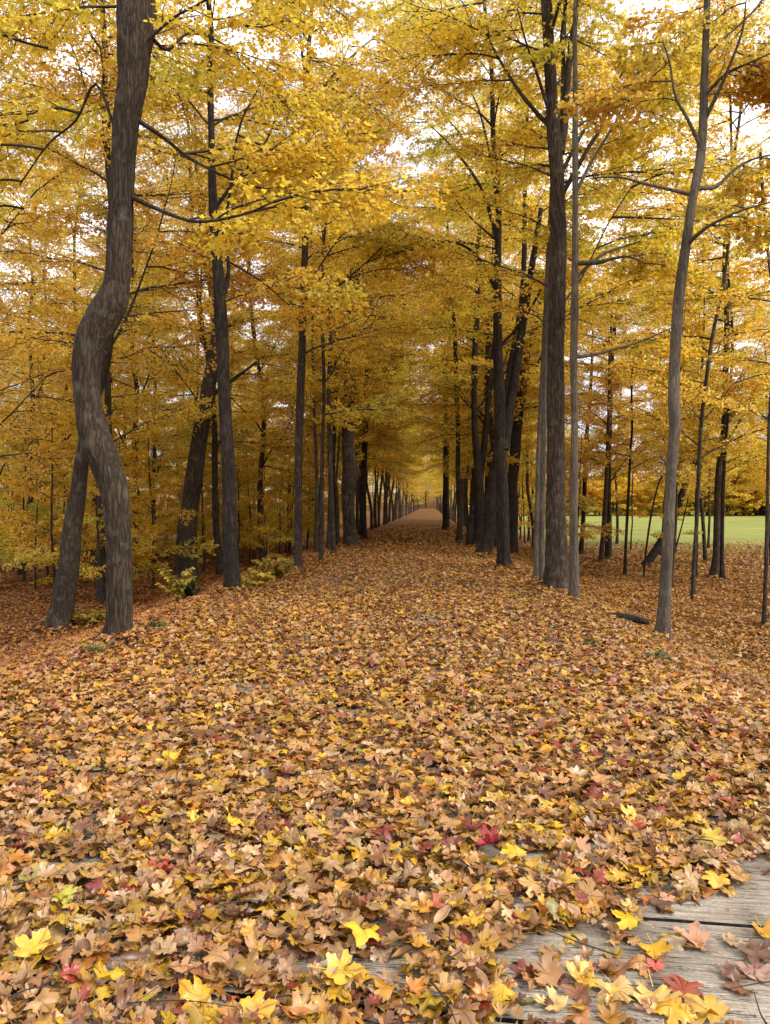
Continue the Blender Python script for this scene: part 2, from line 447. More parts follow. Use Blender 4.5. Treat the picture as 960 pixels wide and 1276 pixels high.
# ------------------------------------------------------------------ shared trees
def variant(seed, height, r0, cb, n_limb, n_bough, rad, mix, leaf=.073, lod=1, keep=1., twigs=True, bark=BARK_DARK, sides=10, lean=.0):
    g = np.random.default_rng(seed); n = 12
    z = np.linspace(0, 1, n); w = np.cumsum(g.normal(0, .007 if r0 < .08 else .010, (n, 2)), 0) * height
    w = w - w[0]; w[1] *= .4
    P = np.stack([w[:, 0] * .6 + lean * z * height, w[:, 1] * .6, z * height], 1)
    Pc = catmull(P, 4); t = np.linspace(0, 1, len(Pc)); R = r0 * (1 - t) ** .75 * .92 + .008
    R = R * (1 + .35 * np.exp(-t * height / .25))
    Pc = np.vstack([Pc[:1] - [0, 0, .35], Pc]); R = np.concatenate([[R[0] * 1.15], R])
    wood = Acc(); wood.add(*tube(Pc, R, sides, bark=r0 * .07, seed=seed % 17))
    cr = Crown(mix, leaf, lod, keep, twigs)
    for i in range(n_limb):
        tz = cb + (height * .8 - cb) * (i + g.random() * .6) / n_limb; p = along(Pc[1:], tz / height)
        az = i * 2.4 + g.uniform(-.4, .4); ln = rad * g.uniform(1.0, 1.5) * (1 - .35 * tz / height)
        q = limb_pts(p, az, math.radians(g.uniform(35, 62)), ln, g); r = r0 * .34 * (1 - tz / height) + .014
        wood.add(*tube(catmull(q, 2), np.linspace(r, .008, len(q) * 2 - 1), 6))
        for tt in (.35, .55, .75, .97):
            cr.bough(along(q, tt), az + g.uniform(-1.2, 1.2), math.radians(g.uniform(-12, 25)), g.uniform(.6, .95) * min(1.1, rad / 3.2), g.uniform(-.6, .6))
    for i in range(n_bough):
        tz = cb + (height - cb) * ((i + g.random()) / n_bough) ** 1.05; p = along(Pc[1:], min(tz / height, .995))
        f = 1 - .55 * (tz - cb) / (height - cb)
        cr.bough(p, i * 2.39996 + g.uniform(-.3, .3), math.radians(g.uniform(-12, 36) + 25 * (1 - f)), rad / 3.2 * f * g.uniform(.8, 1.15), g.uniform(-.65, .65))
    V, T = wood.get()
    return make_mesh('trunk', V, T, [bark], smooth=True), cr.mesh('crown')

VAR = {}
def get_var(k):
    if k in VAR: return VAR[k]
    s = 500 + sum(map(ord, k))
    if k.startswith('tall'):
        i = int(k[-1]); VAR[k] = variant(s, [20, 18, 21, 17][i], [.125, .10, .145, .075][i], [3.6, 4.2, 4.6, 3.4][i], 7, 26, [3.3, 3.0, 3.6, 2.7][i],
                                         [(1, .15, .12), (1, .1, .1), (1, .2, .1), (1, .15, .15)][i], bark=[BARK_BROWN, BARK_BROWN, BARK_DARK, BARK_BROWN][i], keep=.8)
    elif k.startswith('slim'):
        i = int(k[-1]); VAR[k] = variant(s, [10, 12, 8.5][i], [.055, .07, .042][i], [3.3, 3.8, 3.0][i], 0, [22, 24, 18][i], [1.9, 2.1, 1.6][i], (1, .15, .12), bark=BARK_BROWN, sides=7)
    elif k.startswith('young'):
        i = int(k[-1]); VAR[k] = variant(s, [3.6, 4.8, 2.7, 6.0][i], [.022, .03, .017, .038][i], [.4, .6, .3, 1.0][i], 0, [11, 13, 9, 15][i], [1.5, 1.8, 1.2, 2.0][i], (1, .25, .12), bark=BARK_BROWN, sides=6)
    elif k.startswith('far'):
        i = int(k[-1]); VAR[k] = variant(s, [10.5, 9, 12][i], .22, [.5, .3, .9][i], 9, 34, [4.6, 4.2, 4.8][i],
                                         [(0, 0, 1), (1, .2, .1), (.2, 0, 1)][i], leaf=.34, lod=1, keep=.2, twigs=False)
    return VAR[k]

def plant_tree(k, x, y, name, label, cat, group, rz=None, sc=1.0, tilt=(0, 0), dz=0):
    tm, cm = get_var(k)
    o = empty(name, (x, y, float(ground(x, y)) + dz), random.uniform(0, 6.28) if rz is None else rz)
    o.rotation_euler = (tilt[0], tilt[1], o.rotation_euler[2]); o.scale = (sc, sc, sc)
    tag(o, label, cat, group)
    link('trunk', tm, o); link('crown', cm, o)
    return o

# ------------------------------------------------------------------ hero trees, each with its own trunk line
def hero(label, pts, bark, height, seed, d=None, name='maple_tree', limbs=(), n_limb=4, n_bough=14, cb=5.0, rad=3.0, mix=(1, .3, .15),
         sides=28, ridge=.012, ddepth=0.0, flare=.35, extra=(), az0=None, cat='tree', group=None, step=.07, top_r=.03, forks=(), bsc=1.0):
    """pts: (column, row, width) down the trunk line as seen; depth from where the base meets the ground"""
    g = np.random.default_rng(seed)
    if d is None: d = ground_hit(pts[0][0], pts[0][1])
    base = at(pts[0][0], pts[0][1], d)
    Q, R = [], []
    for i, (px, py, w) in enumerate(pts):
        dd = d + ddepth * max(0, (pts[0][1] - py)) / 600
        Q.append(at(px, py, dd)); R.append(w / 2 / F * dd)
    R = [v * .89 for v in R]; Q = np.array(Q); Q[0][2] = float(ground(Q[0][0], Q[0][1])) ; R = np.array(R)
    # carry on upwards past the last seen point
    z = Q[-1][2]; r = R[-1]; dr = norm(Q[-1] - Q[-2]) if len(Q) > 1 else np.array([0, 0, 1.])
    m = max(2, int((height - z) / 1.6)) if height > z + .5 else 0
    for i in range(m):
        dr = norm(dr * .9 + [0, 0, .35] + g.normal(0, .08, 3)); st = (height - z) / m
        Q = np.vstack([Q, Q[-1] + dr * st]); R = np.append(R, r + (top_r - r) * (i + 1) / m)
    C4 = catmull(np.hstack([Q, R[:, None]]), 6)
    lens = np.concatenate([[0], np.cumsum(np.linalg.norm(np.diff(C4[:, :3], axis=0), axis=1))])
    ss = np.arange(0, lens[-1], step); C = np.stack([np.interp(ss, lens, C4[:, j]) for j in range(4)], 1)
    BASES.append((Q[0][0], Q[0][1], R[0]))
    root = empty(name, tuple(Q[0])); tag(root, label, cat, group)
    o0 = Q[0].copy()
    Pp = C[:, :3] - o0; Rr = np.maximum(C[:, 3], .006)
    Pp = np.vstack([Pp[:1] - [0, 0, .3], Pp]); Rr = np.concatenate([Rr[:1] * 1.1, Rr])
    V, T = tube(Pp, Rr, sides, bark=ridge, seed=seed % 13, flare=flare)
    link('trunk', make_mesh('trunk', V, T, [bark], smooth=True), root)
    cr = Crown(mix)
    def clear(p):            # keep sprays off the camera's doorstep
        w = p + o0
        return (w[1] > 4.2 and w[1] < 400) or w[1] < -1 or w[2] > 6
    def add_limb(q, r, r2=.008, boughs=True, bs=.6, sides_=8):
        q = np.asarray(q); qc = catmull(q, 4)
        V, T = tube(qc, np.linspace(r, r2, len(qc)) , sides_, bark=r * .08, seed=seed % 7)
        link('limb', make_mesh('limb', V, T, [bark], smooth=True), root)
        if boughs:
            dirv = q[-1] - q[0]; az = math.atan2(dirv[1], dirv[0])
            for tt in (.45, .62, .78, .98):
                p = along(q, tt)
                a2 = az + g.uniform(-1.0, 1.0)
                if math.sin(a2) < -.15: a2 = -a2
                if clear(p): cr.bough(p, a2, math.radians(g.uniform(-10, 22)), bs * g.uniform(.7, 1.15), g.uniform(-.3, .3))
    for L_ in limbs:          # ((column,row), ..., depth change over its length, base width px)
        q = []
        for i, (px, py) in enumerate(L_[0]):
            dd = d + ddepth * max(0, (pts[0][1] - L_[0][0][1])) / 600 + L_[1] * i / (len(L_[0]) - 1)
            q.append(at(px, py, dd) - o0)
        add_limb(q, L_[2] / 2 / F * d, L_[3] / 2 / F * d if len(L_) > 3 else .008, L_[4] if len(L_) > 4 else True, bs=.62 * bsc)
    top = Pp[-1][2]
    for i in range(n_limb):
        tz = cb + (top * .8 - cb) * (i + .5 * g.random()) / max(n_limb, 1); k = int(np.argmin(np.abs(Pp[:, 2] - tz)))
        az = (az0 if az0 is not None else 0) + i * 2.4 + g.uniform(-.4, .4)
        q = limb_pts(Pp[k], az, math.radians(g.uniform(38, 62)), rad * g.uniform(.9, 1.3), g)
        add_limb(q, max(.012, Rr[k] * .36), .008, True, .8 * bsc)
    for i in range(n_bough):
        tz = cb + (top - cb) * (i + g.random()) / n_bough; k = int(np.argmin(np.abs(Pp[:, 2] - tz)))
        az = i * 2.4 + g.uniform(-.5, .5)
        # sprays reaching straight at the viewer low down are rare on these trunks
        if math.sin(az) < -.2 and tz < 10: az = -az
        if clear(Pp[k] + np.array([math.cos(az), math.sin(az), 0]) * rad): cr.bough(Pp[k], az, math.radians(g.uniform(5, 32)), rad / 3.2 * g.uniform(.7, 1.1) * bsc, g.uniform(-.3, .3))
    for (px, py, dd, az, el, sc) in extra:
        cr.bough(at(px, py, dd) - o0, math.radians(az), math.radians(el), sc)
    if cr.P: link('crown', cr.mesh('crown'), root)
    return root

# ================================================================== THE SETTING
def axis(lo, hi, fine_lo, fine_hi, step, grow=1.09):
    a = list(np.arange(fine_lo, fine_hi, step)); s = step; v = fine_hi
    while v < hi: a.append(v); s *= grow; v += s
    a.append(hi); s = step; v = fine_lo; b = []
    while v > lo: s *= grow; v -= s; b.append(max(v, lo))
    return np.array(sorted(set(b)) + a)

DA = math.radians(-7.6)                      # the deck's boards run a little askew
DU = np.array([math.cos(DA), math.sin(DA)]); DV = np.array([-math.sin(DA), math.cos(DA)])
def deck_v(x, y): return x * DV[0] + y * DV[1]
V0 = .38 * DV[0] + 2.73 * DV[1]              # the seam seen across the bare boards
BW = .60
DECK_END = V0 + BW * 1.0

def surface(x, y):
    """what leaves lie on: the deck near the viewer, then the ground"""
    v = deck_v(np.asarray(x, float), np.asarray(y, float))
    return np.where((v < DECK_END) & (np.asarray(x) < 3.6) & (np.asarray(x) > -3.9), .012, ground(x, y))

xs = axis(-420, 420, -9, 10, .22); ys = axis(-60, 700, 1, 34, .22)
X, Y = np.meshgrid(xs, ys)
Z = ground(X, Y)
Z = Z - .16 * sstep(0, .25, DECK_END - .12 - deck_v(X, Y))
nx, ny = len(xs), len(ys)
V = np.stack([X, Y, Z], -1).reshape(-1, 3)
i = (np.arange(ny - 1)[:, None] * nx + np.arange(nx - 1)[None, :]).ravel()
Q = np.stack([i, i + 1, i + nx + 1, i + nx], 1)

GM = bpy.data.materials.new('ground_cover'); nt, N, L = nodes(GM)
out = N('ShaderNodeOutputMaterial'); b = N('ShaderNodeBsdfPrincipled'); b.inputs['Roughness'].default_value = .95; b.inputs['Specular IOR Level'].default_value = .1
geo = N('ShaderNodeNewGeometry')
wn = N('ShaderNodeTexNoise'); wn.inputs['Scale'].default_value = 9; L(geo.outputs['Position'], wn.inputs[0])
wa = N('ShaderNodeVectorMath'); wa.operation = 'MULTIPLY_ADD'; wa.inputs[1].default_value = (.09, .09, .09); L(wn.outputs['Color'], wa.inputs[0]); L(geo.outputs['Position'], wa.inputs[2])
vo = N('ShaderNodeTexVoronoi'); vo.inputs['Scale'].default_value = 13; L(wa.outputs[0], vo.inputs['Vector'])
sep = N('ShaderNodeSeparateColor'); L(vo.outputs['Color'], sep.inputs[0])
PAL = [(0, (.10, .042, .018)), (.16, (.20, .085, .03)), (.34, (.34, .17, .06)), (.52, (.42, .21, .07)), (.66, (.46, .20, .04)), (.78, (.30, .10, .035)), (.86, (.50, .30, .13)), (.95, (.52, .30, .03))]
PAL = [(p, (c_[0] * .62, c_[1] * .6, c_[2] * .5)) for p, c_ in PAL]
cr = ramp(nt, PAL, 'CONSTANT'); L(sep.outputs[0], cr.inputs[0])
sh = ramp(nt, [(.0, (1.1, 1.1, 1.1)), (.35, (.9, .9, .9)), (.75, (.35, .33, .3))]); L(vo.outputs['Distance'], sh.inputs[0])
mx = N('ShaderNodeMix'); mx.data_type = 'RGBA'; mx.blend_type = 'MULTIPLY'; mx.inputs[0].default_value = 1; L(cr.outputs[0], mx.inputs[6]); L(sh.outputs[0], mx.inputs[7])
sx = N('ShaderNodeSeparateXYZ'); L(geo.outputs['Position'], sx.inputs[0])
# pasture beyond the trees
def mth(op, a, bb=None, clamp=False):
    m = N('ShaderNodeMath'); m.operation = op; m.use_clamp = clamp
    for k, v in enumerate((a, bb)):
        if v is None: continue
        if isinstance(v, (int, float)): m.inputs[k].default_value = v
        else: L(v, m.inputs[k])
    return m.outputs[0]
xr = mth('SUBTRACT', sx.outputs[0], mth('MULTIPLY', sx.outputs[1], K))
mA = mth('MULTIPLY', mth('SUBTRACT', xr, 7.0), .2, True)
mB = mth('DIVIDE', mth('SUBTRACT', sx.outputs[1], 30.0), 36.0, True)
far = mth('MULTIPLY', mA, mB, True)
fn = N('ShaderNodeTexNoise'); fn.inputs['Scale'].default_value = 3.2; fn.inputs['Detail'].default_value = 5; L(geo.outputs['Position'], fn.inputs[0])
ran = mth('ADD', mth('MULTIPLY', sep.outputs[1], .62), mth('MULTIPLY', fn.outputs[0], .38))
grassy = mth('GREATER_THAN', mth('MULTIPLY', mth('POWER', far, .55), 1.1), ran)
gn = N('ShaderNodeTexNoise'); gn.inputs['Scale'].default_value = .16; gn.inputs['Detail'].default_value = 7; L(geo.outputs['Position'], gn.inputs[0])
gr = ramp(nt, [(.3, (.15, .16, .032)), (.5, (.19, .20, .042)), (.7, (.25, .235, .06))]); L(gn.outputs[0], gr.inputs[0])
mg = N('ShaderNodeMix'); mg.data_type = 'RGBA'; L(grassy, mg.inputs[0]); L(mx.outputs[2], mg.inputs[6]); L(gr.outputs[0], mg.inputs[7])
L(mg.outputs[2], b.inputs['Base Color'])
bp = N('ShaderNodeBump'); bp.inputs['Strength'].default_value = .6; bp.inputs['Distance'].default_value = .03; L(sep.outputs[2], bp.inputs['Height']); L(bp.outputs[0], b.inputs['Normal'])
L(b.outputs[0], out.inputs[0])
tag(link('ground', make_mesh('ground', V, Q, [GM], smooth=True)), kind='structure')

# a worn strip of grit shows in places down the middle of the avenue
PM = bpy.data.materials.new('gravel'); nt, N, L = nodes(PM)
out = N('ShaderNodeOutputMaterial'); b = N('ShaderNodeBsdfPrincipled'); b.inputs['Roughness'].default_value = .9
geo = N('ShaderNodeNewGeometry'); n1 = N('ShaderNodeTexNoise'); n1.inputs['Scale'].default_value = 60; n1.inputs['Detail'].default_value = 6; L(geo.outputs['Position'], n1.inputs[0])
r1 = ramp(nt, [(.3, (.06, .052, .045)), (.6, (.17, .135, .10)), (.75, (.30, .25, .20))]); L(n1.outputs[0], r1.inputs[0]); L(r1.outputs[0], b.inputs['Base Color'])
bp = N('ShaderNodeBump'); bp.inputs['Distance'].default_value = .01; L(n1.outputs[0], bp.inputs['Height']); L(bp.outputs[0], b.inputs['Normal']); L(b.outputs[0], out.inputs[0])
py_ = np.concatenate([np.arange(3.0, 30, .25), np.arange(30, 120, 2.)]); u_ = np.linspace(-2.6, 1.6, 15)
PX = path_x(py_)[:, None] + u_[None, :]; PY = np.repeat(py_[:, None], 15, 1)
PZ = ground(PX, PY) + .005
i = (np.arange(len(py_) - 1)[:, None] * 15 + np.arange(14)[None, :]).ravel()
# the strip carries leaf colour where leaves cover it beyond the modelled litter, so it stops where that litter thins
keep = (py_[:-1] < 24).repeat(14)
tag(link('path', make_mesh('path', np.stack([PX, PY, PZ], -1).reshape(-1, 3), np.stack([i, i + 1, i + 16, i + 15], 1)[keep], [PM], smooth=True)), kind='structure')

# ------------------------------------------------------------------ deck
WD = bpy.data.materials.new('weathered_board'); nt, N, L = nodes(WD)
out = N('ShaderNodeOutputMaterial'); b = N('ShaderNodeBsdfPrincipled'); b.inputs['Roughness'].default_value = .8; b.inputs['Specular IOR Level'].default_value = .25
tc = N('ShaderNodeTexCoord'); oi = N('ShaderNodeObjectInfo')
ofs = N('ShaderNodeVectorMath'); ofs.operation = 'MULTIPLY_ADD'; ofs.inputs[1].default_value = (1, 1, 1)
mp = N('ShaderNodeMapping'); mp.inputs['Scale'].default_value = (2.4, 42, 9); L(tc.outputs['Object'], mp.inputs[0])
cb_ = N('ShaderNodeCombineXYZ'); L(mth('MULTIPLY', oi.outputs['Random'], 40.), cb_.inputs[0]); L(mp.outputs[0], ofs.inputs[0]); L(cb_.outputs[0], ofs.inputs[2])
g1 = N('ShaderNodeTexNoise'); g1.inputs['Scale'].default_value = 1.6; g1.inputs['Detail'].default_value = 8; g1.inputs['Roughness'].default_value = .7; g1.inputs['Distortion'].default_value = .6; L(ofs.outputs[0], g1.inputs[0])
mp2 = N('ShaderNodeMapping'); mp2.inputs['Scale'].default_value = (7, 190, 9); L(tc.outputs['Object'], mp2.inputs[0])
g2 = N('ShaderNodeTexNoise'); g2.inputs['Scale'].default_value = 2; g2.inputs['Detail'].default_value = 5; L(mp2.outputs[0], g2.inputs[0])
st = N('ShaderNodeTexNoise'); st.inputs['Scale'].default_value = 3.1; st.inputs['Detail'].default_value = 6; L(tc.outputs['Object'], st.inputs[0])
iso = N('ShaderNodeTexNoise'); iso.inputs['Scale'].default_value = 70; iso.inputs['Detail'].default_value = 7; iso.inputs['Roughness'].default_value = .75; L(tc.outputs['Object'], iso.inputs[0])
mp3 = N('ShaderNodeMapping'); mp3.inputs['Scale'].default_value = (1.6, 24, 5); L(tc.outputs['Object'], mp3.inputs[0])
ck = N('ShaderNodeTexNoise'); ck.inputs['Scale'].default_value = 1.9; ck.inputs['Detail'].default_value = 4; ck.inputs['Distortion'].default_value = .8; L(mp3.outputs[0], ck.inputs[0])
ckr = ramp(nt, [(.485, (1, 1, 1)), (.497, (.25, .25, .25)), (.503, (.25, .25, .25)), (.515, (1, 1, 1))]); L(ck.outputs[0], ckr.inputs[0])
hh = mth('ADD', mth('ADD', mth('MULTIPLY', g1.outputs[0], .34), mth('MULTIPLY', g2.outputs[0], .28)), mth('MULTIPLY', iso.outputs[0], .38))
hh = mth('MULTIPLY', hh, ckr.outputs[0])
c1 = ramp(nt, [(.18, (.05, .04, .03)), (.40, (.17, .14, .105)), (.50, (.265, .23, .18)), (.60, (.40, .36, .295))]); L(hh, c1.inputs[0])
c2 = ramp(nt, [(.34, (.45, .40, .35)), (.47, (.80, .77, .74)), (.62, (1.1, 1.08, 1.05))]); L(st.outputs[0], c2.inputs[0])
mx = N('ShaderNodeMix'); mx.data_type = 'RGBA'; mx.blend_type = 'MULTIPLY'; mx.inputs[0].default_value = 1; L(c1.outputs[0], mx.inputs[6]); L(c2.outputs[0], mx.inputs[7])
L(mx.outputs[2], b.inputs['Base Color'])
bp = N('ShaderNodeBump'); bp.inputs['Strength'].default_value = .8; bp.inputs['Distance'].default_value = .006; L(hh, bp.inputs['Height']); L(bp.outputs[0], b.inputs['Normal']); L(b.outputs[0], out.inputs[0])

SEAM_SHADE = bark_material('board_edge_seam_shade', (.004, .003, .003), (.012, .010, .008), (.03, .025, .02))  # near-black colour on the board sides paints in the shade of the narrow seams
deck = empty('boardwalk', (0, 0, 0)); tag(deck, 'weathered grey boardwalk of wide wooden boards half buried under fallen leaves', 'boardwalk')
for k in range(-6, 1):
    v0 = V0 + k * BW; g_ = .0045
    c = [(-3.9, v0 + g_), (3.5, v0 + g_), (3.5, v0 + BW - g_), (-3.9, v0 + BW - g_)]
    # top face bevelled all round
    bv = .006; L1 = [(-3.9, 3.5), (v0 + g_, v0 + BW - g_)]
    Vb = []
    for z_, e in ((-.07, 0), (.0 - bv + .01, 0), (.01, bv)):
        Vb += [(L1[0][0] + e, L1[1][0] + e, z_), (L1[0][1] - e, L1[1][0] + e, z_), (L1[0][1] - e, L1[1][1] - e, z_), (L1[0][0] + e, L1[1][1] - e, z_)]
    Vb = np.array(Vb); Tb = [[8, 9, 10, 11], [3, 2, 1, 0]]
    for r in (0, 4):
        for q in range(4): Tb.append([r + q, r + (q + 1) % 4, r + 4 + (q + 1) % 4, r + 4 + q])
    cen = Vb.mean(0); me = make_mesh('board', Vb - cen, Tb, [WD, SEAM_SHADE], [0] + [1] * (len(Tb) - 1))
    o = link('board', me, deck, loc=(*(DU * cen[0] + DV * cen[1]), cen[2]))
    o.rotation_euler = (0, 0, DA); 

# ------------------------------------------------------------------ leaf litter
LP_ = np.array([[.58, .34, .12], [.62, .39, .19], [.50, .27, .09], [.64, .46, .26], [.68, .42, .03], [.76, .48, .025], [.60, .33, .035],
                [.22, .10, .04], [.33, .145, .045], [.28, .05, .03], [.40, .07, .035], [.62, .26, .035], [.40, .34, .10]])
LW_ = np.array([.18, .13, .15, .06, .09, .035, .11, .07, .10, .03, .012, .045, .004])
LWF = np.array([.13, .08, .20, .02, .05, .008, .13, .09, .17, .05, .015, .09, .0])

def litter_colors(k, far=0.0):
    global LP_
    w = LW_ / LW_.sum() * (1 - far) + LWF / LWF.sum() * far
    return LP_[rng.choice(len(LP_), k, p=w)] * rng.uniform(.52, .98, (k, 1)) * rng.normal(1, .04, (k, 3))

# where the boards stay bare or thinly strewn, in metres
def bare(x, y):
    s = .07 * (vnoise(x * 9, y * 9, 5) - .5) * 2 + .10 * (vnoise(x * 3.3, y * 3.3, 15) - .5) * 2
    # swept corner
    e1 = (2.50 + (x - .45) * .42 + s) - y
    corner = sstep(-.02, .05, e1) * sstep(.28, .40, x + s * .8)
    p = 1 - (.975 - .13 * sstep(1.25, .75, x)) * corner
    mid = sstep(0, .08, 2.56 + s - y) * sstep(-.30, -.05, x + s) * (1 - corner)
    p = p * (1 - mid * (.08 + .7 * (vnoise(x * 5 + 3, y * 5, 1) > .58)))
    for (cx, cy, rx, ry, k) in ((-1.43, 3.02, .18, .06, .96), (-.86, 2.37, .10, .05, .93), (-.55, 2.19, .16, .07, .95), (-.03, 2.34, .10, .09, .9), 
                                (.52, 3.10, .22, .09, .93), (-.42, 6.35, .16, .14, .7), (-1.05, 6.0, .2, .18, .7), (.6, 9.6, .28, .4, .72), (-.25, 5.3, .16, .12, .6), (.85, 3.2, .1, .07, .7)):
        q = ((x - cx) / rx) ** 2 + ((y - cy) / ry) ** 2 + s * 6
        p = p * (1 - k * (1 - sstep(.6, 1.3, q)))
    return p

def litter(name, y0, y1, dens, lod, size, zr, tilt, far, extra=1.6, margin=.56, xcap=40, zoff=0):
    area_w = lambda y: margin * y + extra
    n = int(dens * ((y1 - y0) * 2 * extra + margin * (y1 ** 2 - y0 ** 2)))
    y = rng.uniform(y0, y1, n * 3); y = y[rng.random(n * 3) < area_w(y) / area_w(y1)]; y = y[:n]; n = len(y)
    x = rng.uniform(-1, 1, n) * np.minimum(area_w(y), xcap)
    keep = rng.random(n) < (bare(x, y) if y0 < 12 else 1)
    xr_ = x - path_x(y)
    keep &= ~((xr_ > 5.5) & (y > 27) & (rng.random(n) < sstep(27, 52, y)))
    x, y = x[keep], y[keep]; n = len(x)
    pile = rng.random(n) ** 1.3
    thick = np.clip(bare(x, y), .1, 1) if y0 < 6 else 1
    z = surface(x, y) + drift(x, y) + zoff + .006 + zr * pile * thick
    P = np.stack([x, y, z], 1)
    nn = np.stack([rng.normal(0, tilt, n), rng.normal(0, tilt, n), np.ones(n)], 1)
    a = rng.uniform(0, 6.283, n); H = np.stack([np.cos(a), np.sin(a), rng.normal(0, .2, n)], 1)
    S = size[0] + (size[1] - size[0]) * rng.random(n) ** 1.25
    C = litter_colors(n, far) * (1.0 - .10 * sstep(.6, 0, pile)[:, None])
    # tone drifts in soft patches and turns redder in the hollow
    dr = vnoise(x * .8, y * .8, 4)[:, None]
    C = C * (.86 + .24 * dr) * [.95, .885, .79]; lf = sstep(-2.5, -5, x - path_x(y))[:, None]
    C = C * (1 - lf * np.array([.12, .28, .35]))
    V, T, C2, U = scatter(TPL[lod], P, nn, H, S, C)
    return tag(link(name, make_mesh(name, V, T, [LITTER], None, C2, U)), 'thick carpet of tan, yellow and russet fallen maple leaves', 'fallen leaves', kind='stuff')

# single leaves that stand out on the carpet and the boards
YEL, GLD, PTN, TAN, BRN, RST, CRM, CRL, ORG, OLV, LIM = (.78, .50, .02), (.68, .38, .02), (.60, .42, .15), (.50, .30, .13), (.17, .085, .045), (.33, .075, .03), (.42, .03, .035), (.60, .13, .09), (.66, .25, .03), (.42, .31, .02), (.45, .45, .06)
SING = [
 (943, 1184, .115, BRN, 'dark brown maple leaf lying flat on the bare boards near the lone seam'),
 (941, 1209, .10, (.42, .25, .17), 'pinkish brown leaf just below the dark brown one on the bare boards'),
 (914, 1211, .085, (.2, .10, .05), 'narrow folded brown leaf pointing away from the two leaves on bare boards'),
 (955, 1159, .09, GLD, 'small golden leaf beside the seam at the very edge of the bare boards'),
 (866, 1168, .12, (.60, .32, .17), 'large salmon tan maple leaf lying across the seam of the boards'),
 (768, 1232, .135, (.62, .42, .14), 'large pale golden maple leaf spread flat on the boards'),
 (852, 1230, .12, RST, 'rust red maple leaf curled up on the bare boards'),
 (818, 1240, .12, (.66, .44, .10), 'pale yellow maple leaf overlapping a golden one beside the rust red leaf'),
 (838, 1256, .11, GLD, 'golden maple leaf tucked under the pale yellow one on the boards'),
 (885, 1258, .125, (.66, .40, .06), 'long ochre yellow maple leaf slanting down the bare boards'),
 (818, 1203, .055, CRL, 'tiny coral red leaf on the boards'),
 (785, 1145, .105, YEL, 'bright yellow maple leaf on the tip of the leaf heap over the seam'),
 (727, 1218, .10, (.70, .46, .05), 'wide yellow leaf lying flat on the boards above the pale golden one'),
 (693, 1249, .10, (.66, .48, .16), 'cream yellow maple leaf alone on the boards by the lower border'),
 (585, 1192, .105, (.76, .55, .08), 'lemon yellow maple leaf above the olive one at the edge of the heap'),
 (600, 1212, .085, OLV, 'olive yellow leaf below the lemon yellow one'),
 (627, 1236, .10, (.74, .50, .06), 'clear yellow maple leaf with sharp points on the boards below the olive leaf'),
 (588, 1257, .10, (.62, .20, .04), 'burnt orange maple leaf against an amber one by the lower border'),
 (606, 1248, .09, ORG, 'amber orange leaf touching the burnt orange one'),
 (683, 1213, .12, (.42, .24, .10), 'large plain brown tan maple leaf lying flat on the boards'),
 (814, 1180, .10, GLD, 'golden maple leaf with spread lobes between the heap and the bare boards'),
 (833, 1120, .06, (.60, .30, .16), 'little salmon leaf on the boards above the seam'),
 (893, 1095, .095, (.70, .43, .03), 'golden yellow leaf at the rim of the carpet above the bare boards'),
 (452, 1160, .13, YEL, 'big vivid yellow maple leaf with all its lobes on the middle of the carpet'),
 (422, 1207, .12, (.76, .50, .05), 'yellow maple leaf standing half upright below the big vivid one'),
 (245, 1240, .10, (.72, .40, .03), 'orange yellow maple leaf beside a bare patch of board'),
 (42, 1180, .12, (.70, .47, .04), 'yellow maple leaf by the small grey board patch'),
 (295, 1022, .12, YEL, 'vivid yellow leaf tipped on edge in the middle of the tan carpet'),
 (212, 940, .14, YEL, 'lone vivid yellow leaf farther up on the carpet'),
 (612, 1045, .11, CRM, 'crimson maple leaf on the carpet beside a pinkish red one'),
 (590, 1031, .12, (.50, .14, .12), 'pinkish red maple leaf beside the crimson one'),
 (317, 1260, .11, (.76, .45, .03), 'deep yellow leaf cut by the lower border'),
 (80, 1114, .09, LIM, 'lime green and yellow maple leaf near the board patch'),
 (545, 1127, .11, (.52, .14, .07), 'coral red narrow maple leaf above the strewn boards'),
 (642, 1060, .10, YEL, 'bright yellow maple leaf near the crimson one'),
 (692, 1022, .13, (.74, .48, .03), 'large golden yellow maple leaf on the heap above the bare boards'),
 (790, 1010, .12, (.74, .46, .03), 'glossy yellow maple leaf with a dark stain on the carpet'),
 (885, 1045, .12, (.62, .48, .06), 'greenish yellow maple leaf near the rim of the carpet'),
]
SM = []
for q, (V_, T_, U_) in enumerate(TPL[3][:26]):
    SM.append(make_mesh('maple_leaf', V_, T_, [SINGLE], None, None, U_))
for q, (px, py, s, c, lab) in enumerate(SING):
    on_boards = (px > 560 and py > 1140)
    h = .03 if on_boards else .075
    d = (EYE - h) * F / (py - HY); x, y = (px - CX) / F * d, d
    o = link('maple_leaf', SM[(q * 7) % len(SM)], None, (x, y, float(surface(x, y)) + (.016 if on_boards else .062)))
    o.scale = (s, s, s); t = .1 if on_boards else .3
    o.rotation_euler = (rng.normal(.05, t), rng.normal(0, t), rng.uniform(0, 6.28)); o.color = (c[0] * .88, c[1] * .85, c[2] * .9, 1)
    tag(o, lab, 'leaf', 'single leaves that stand out on carpet and boards')

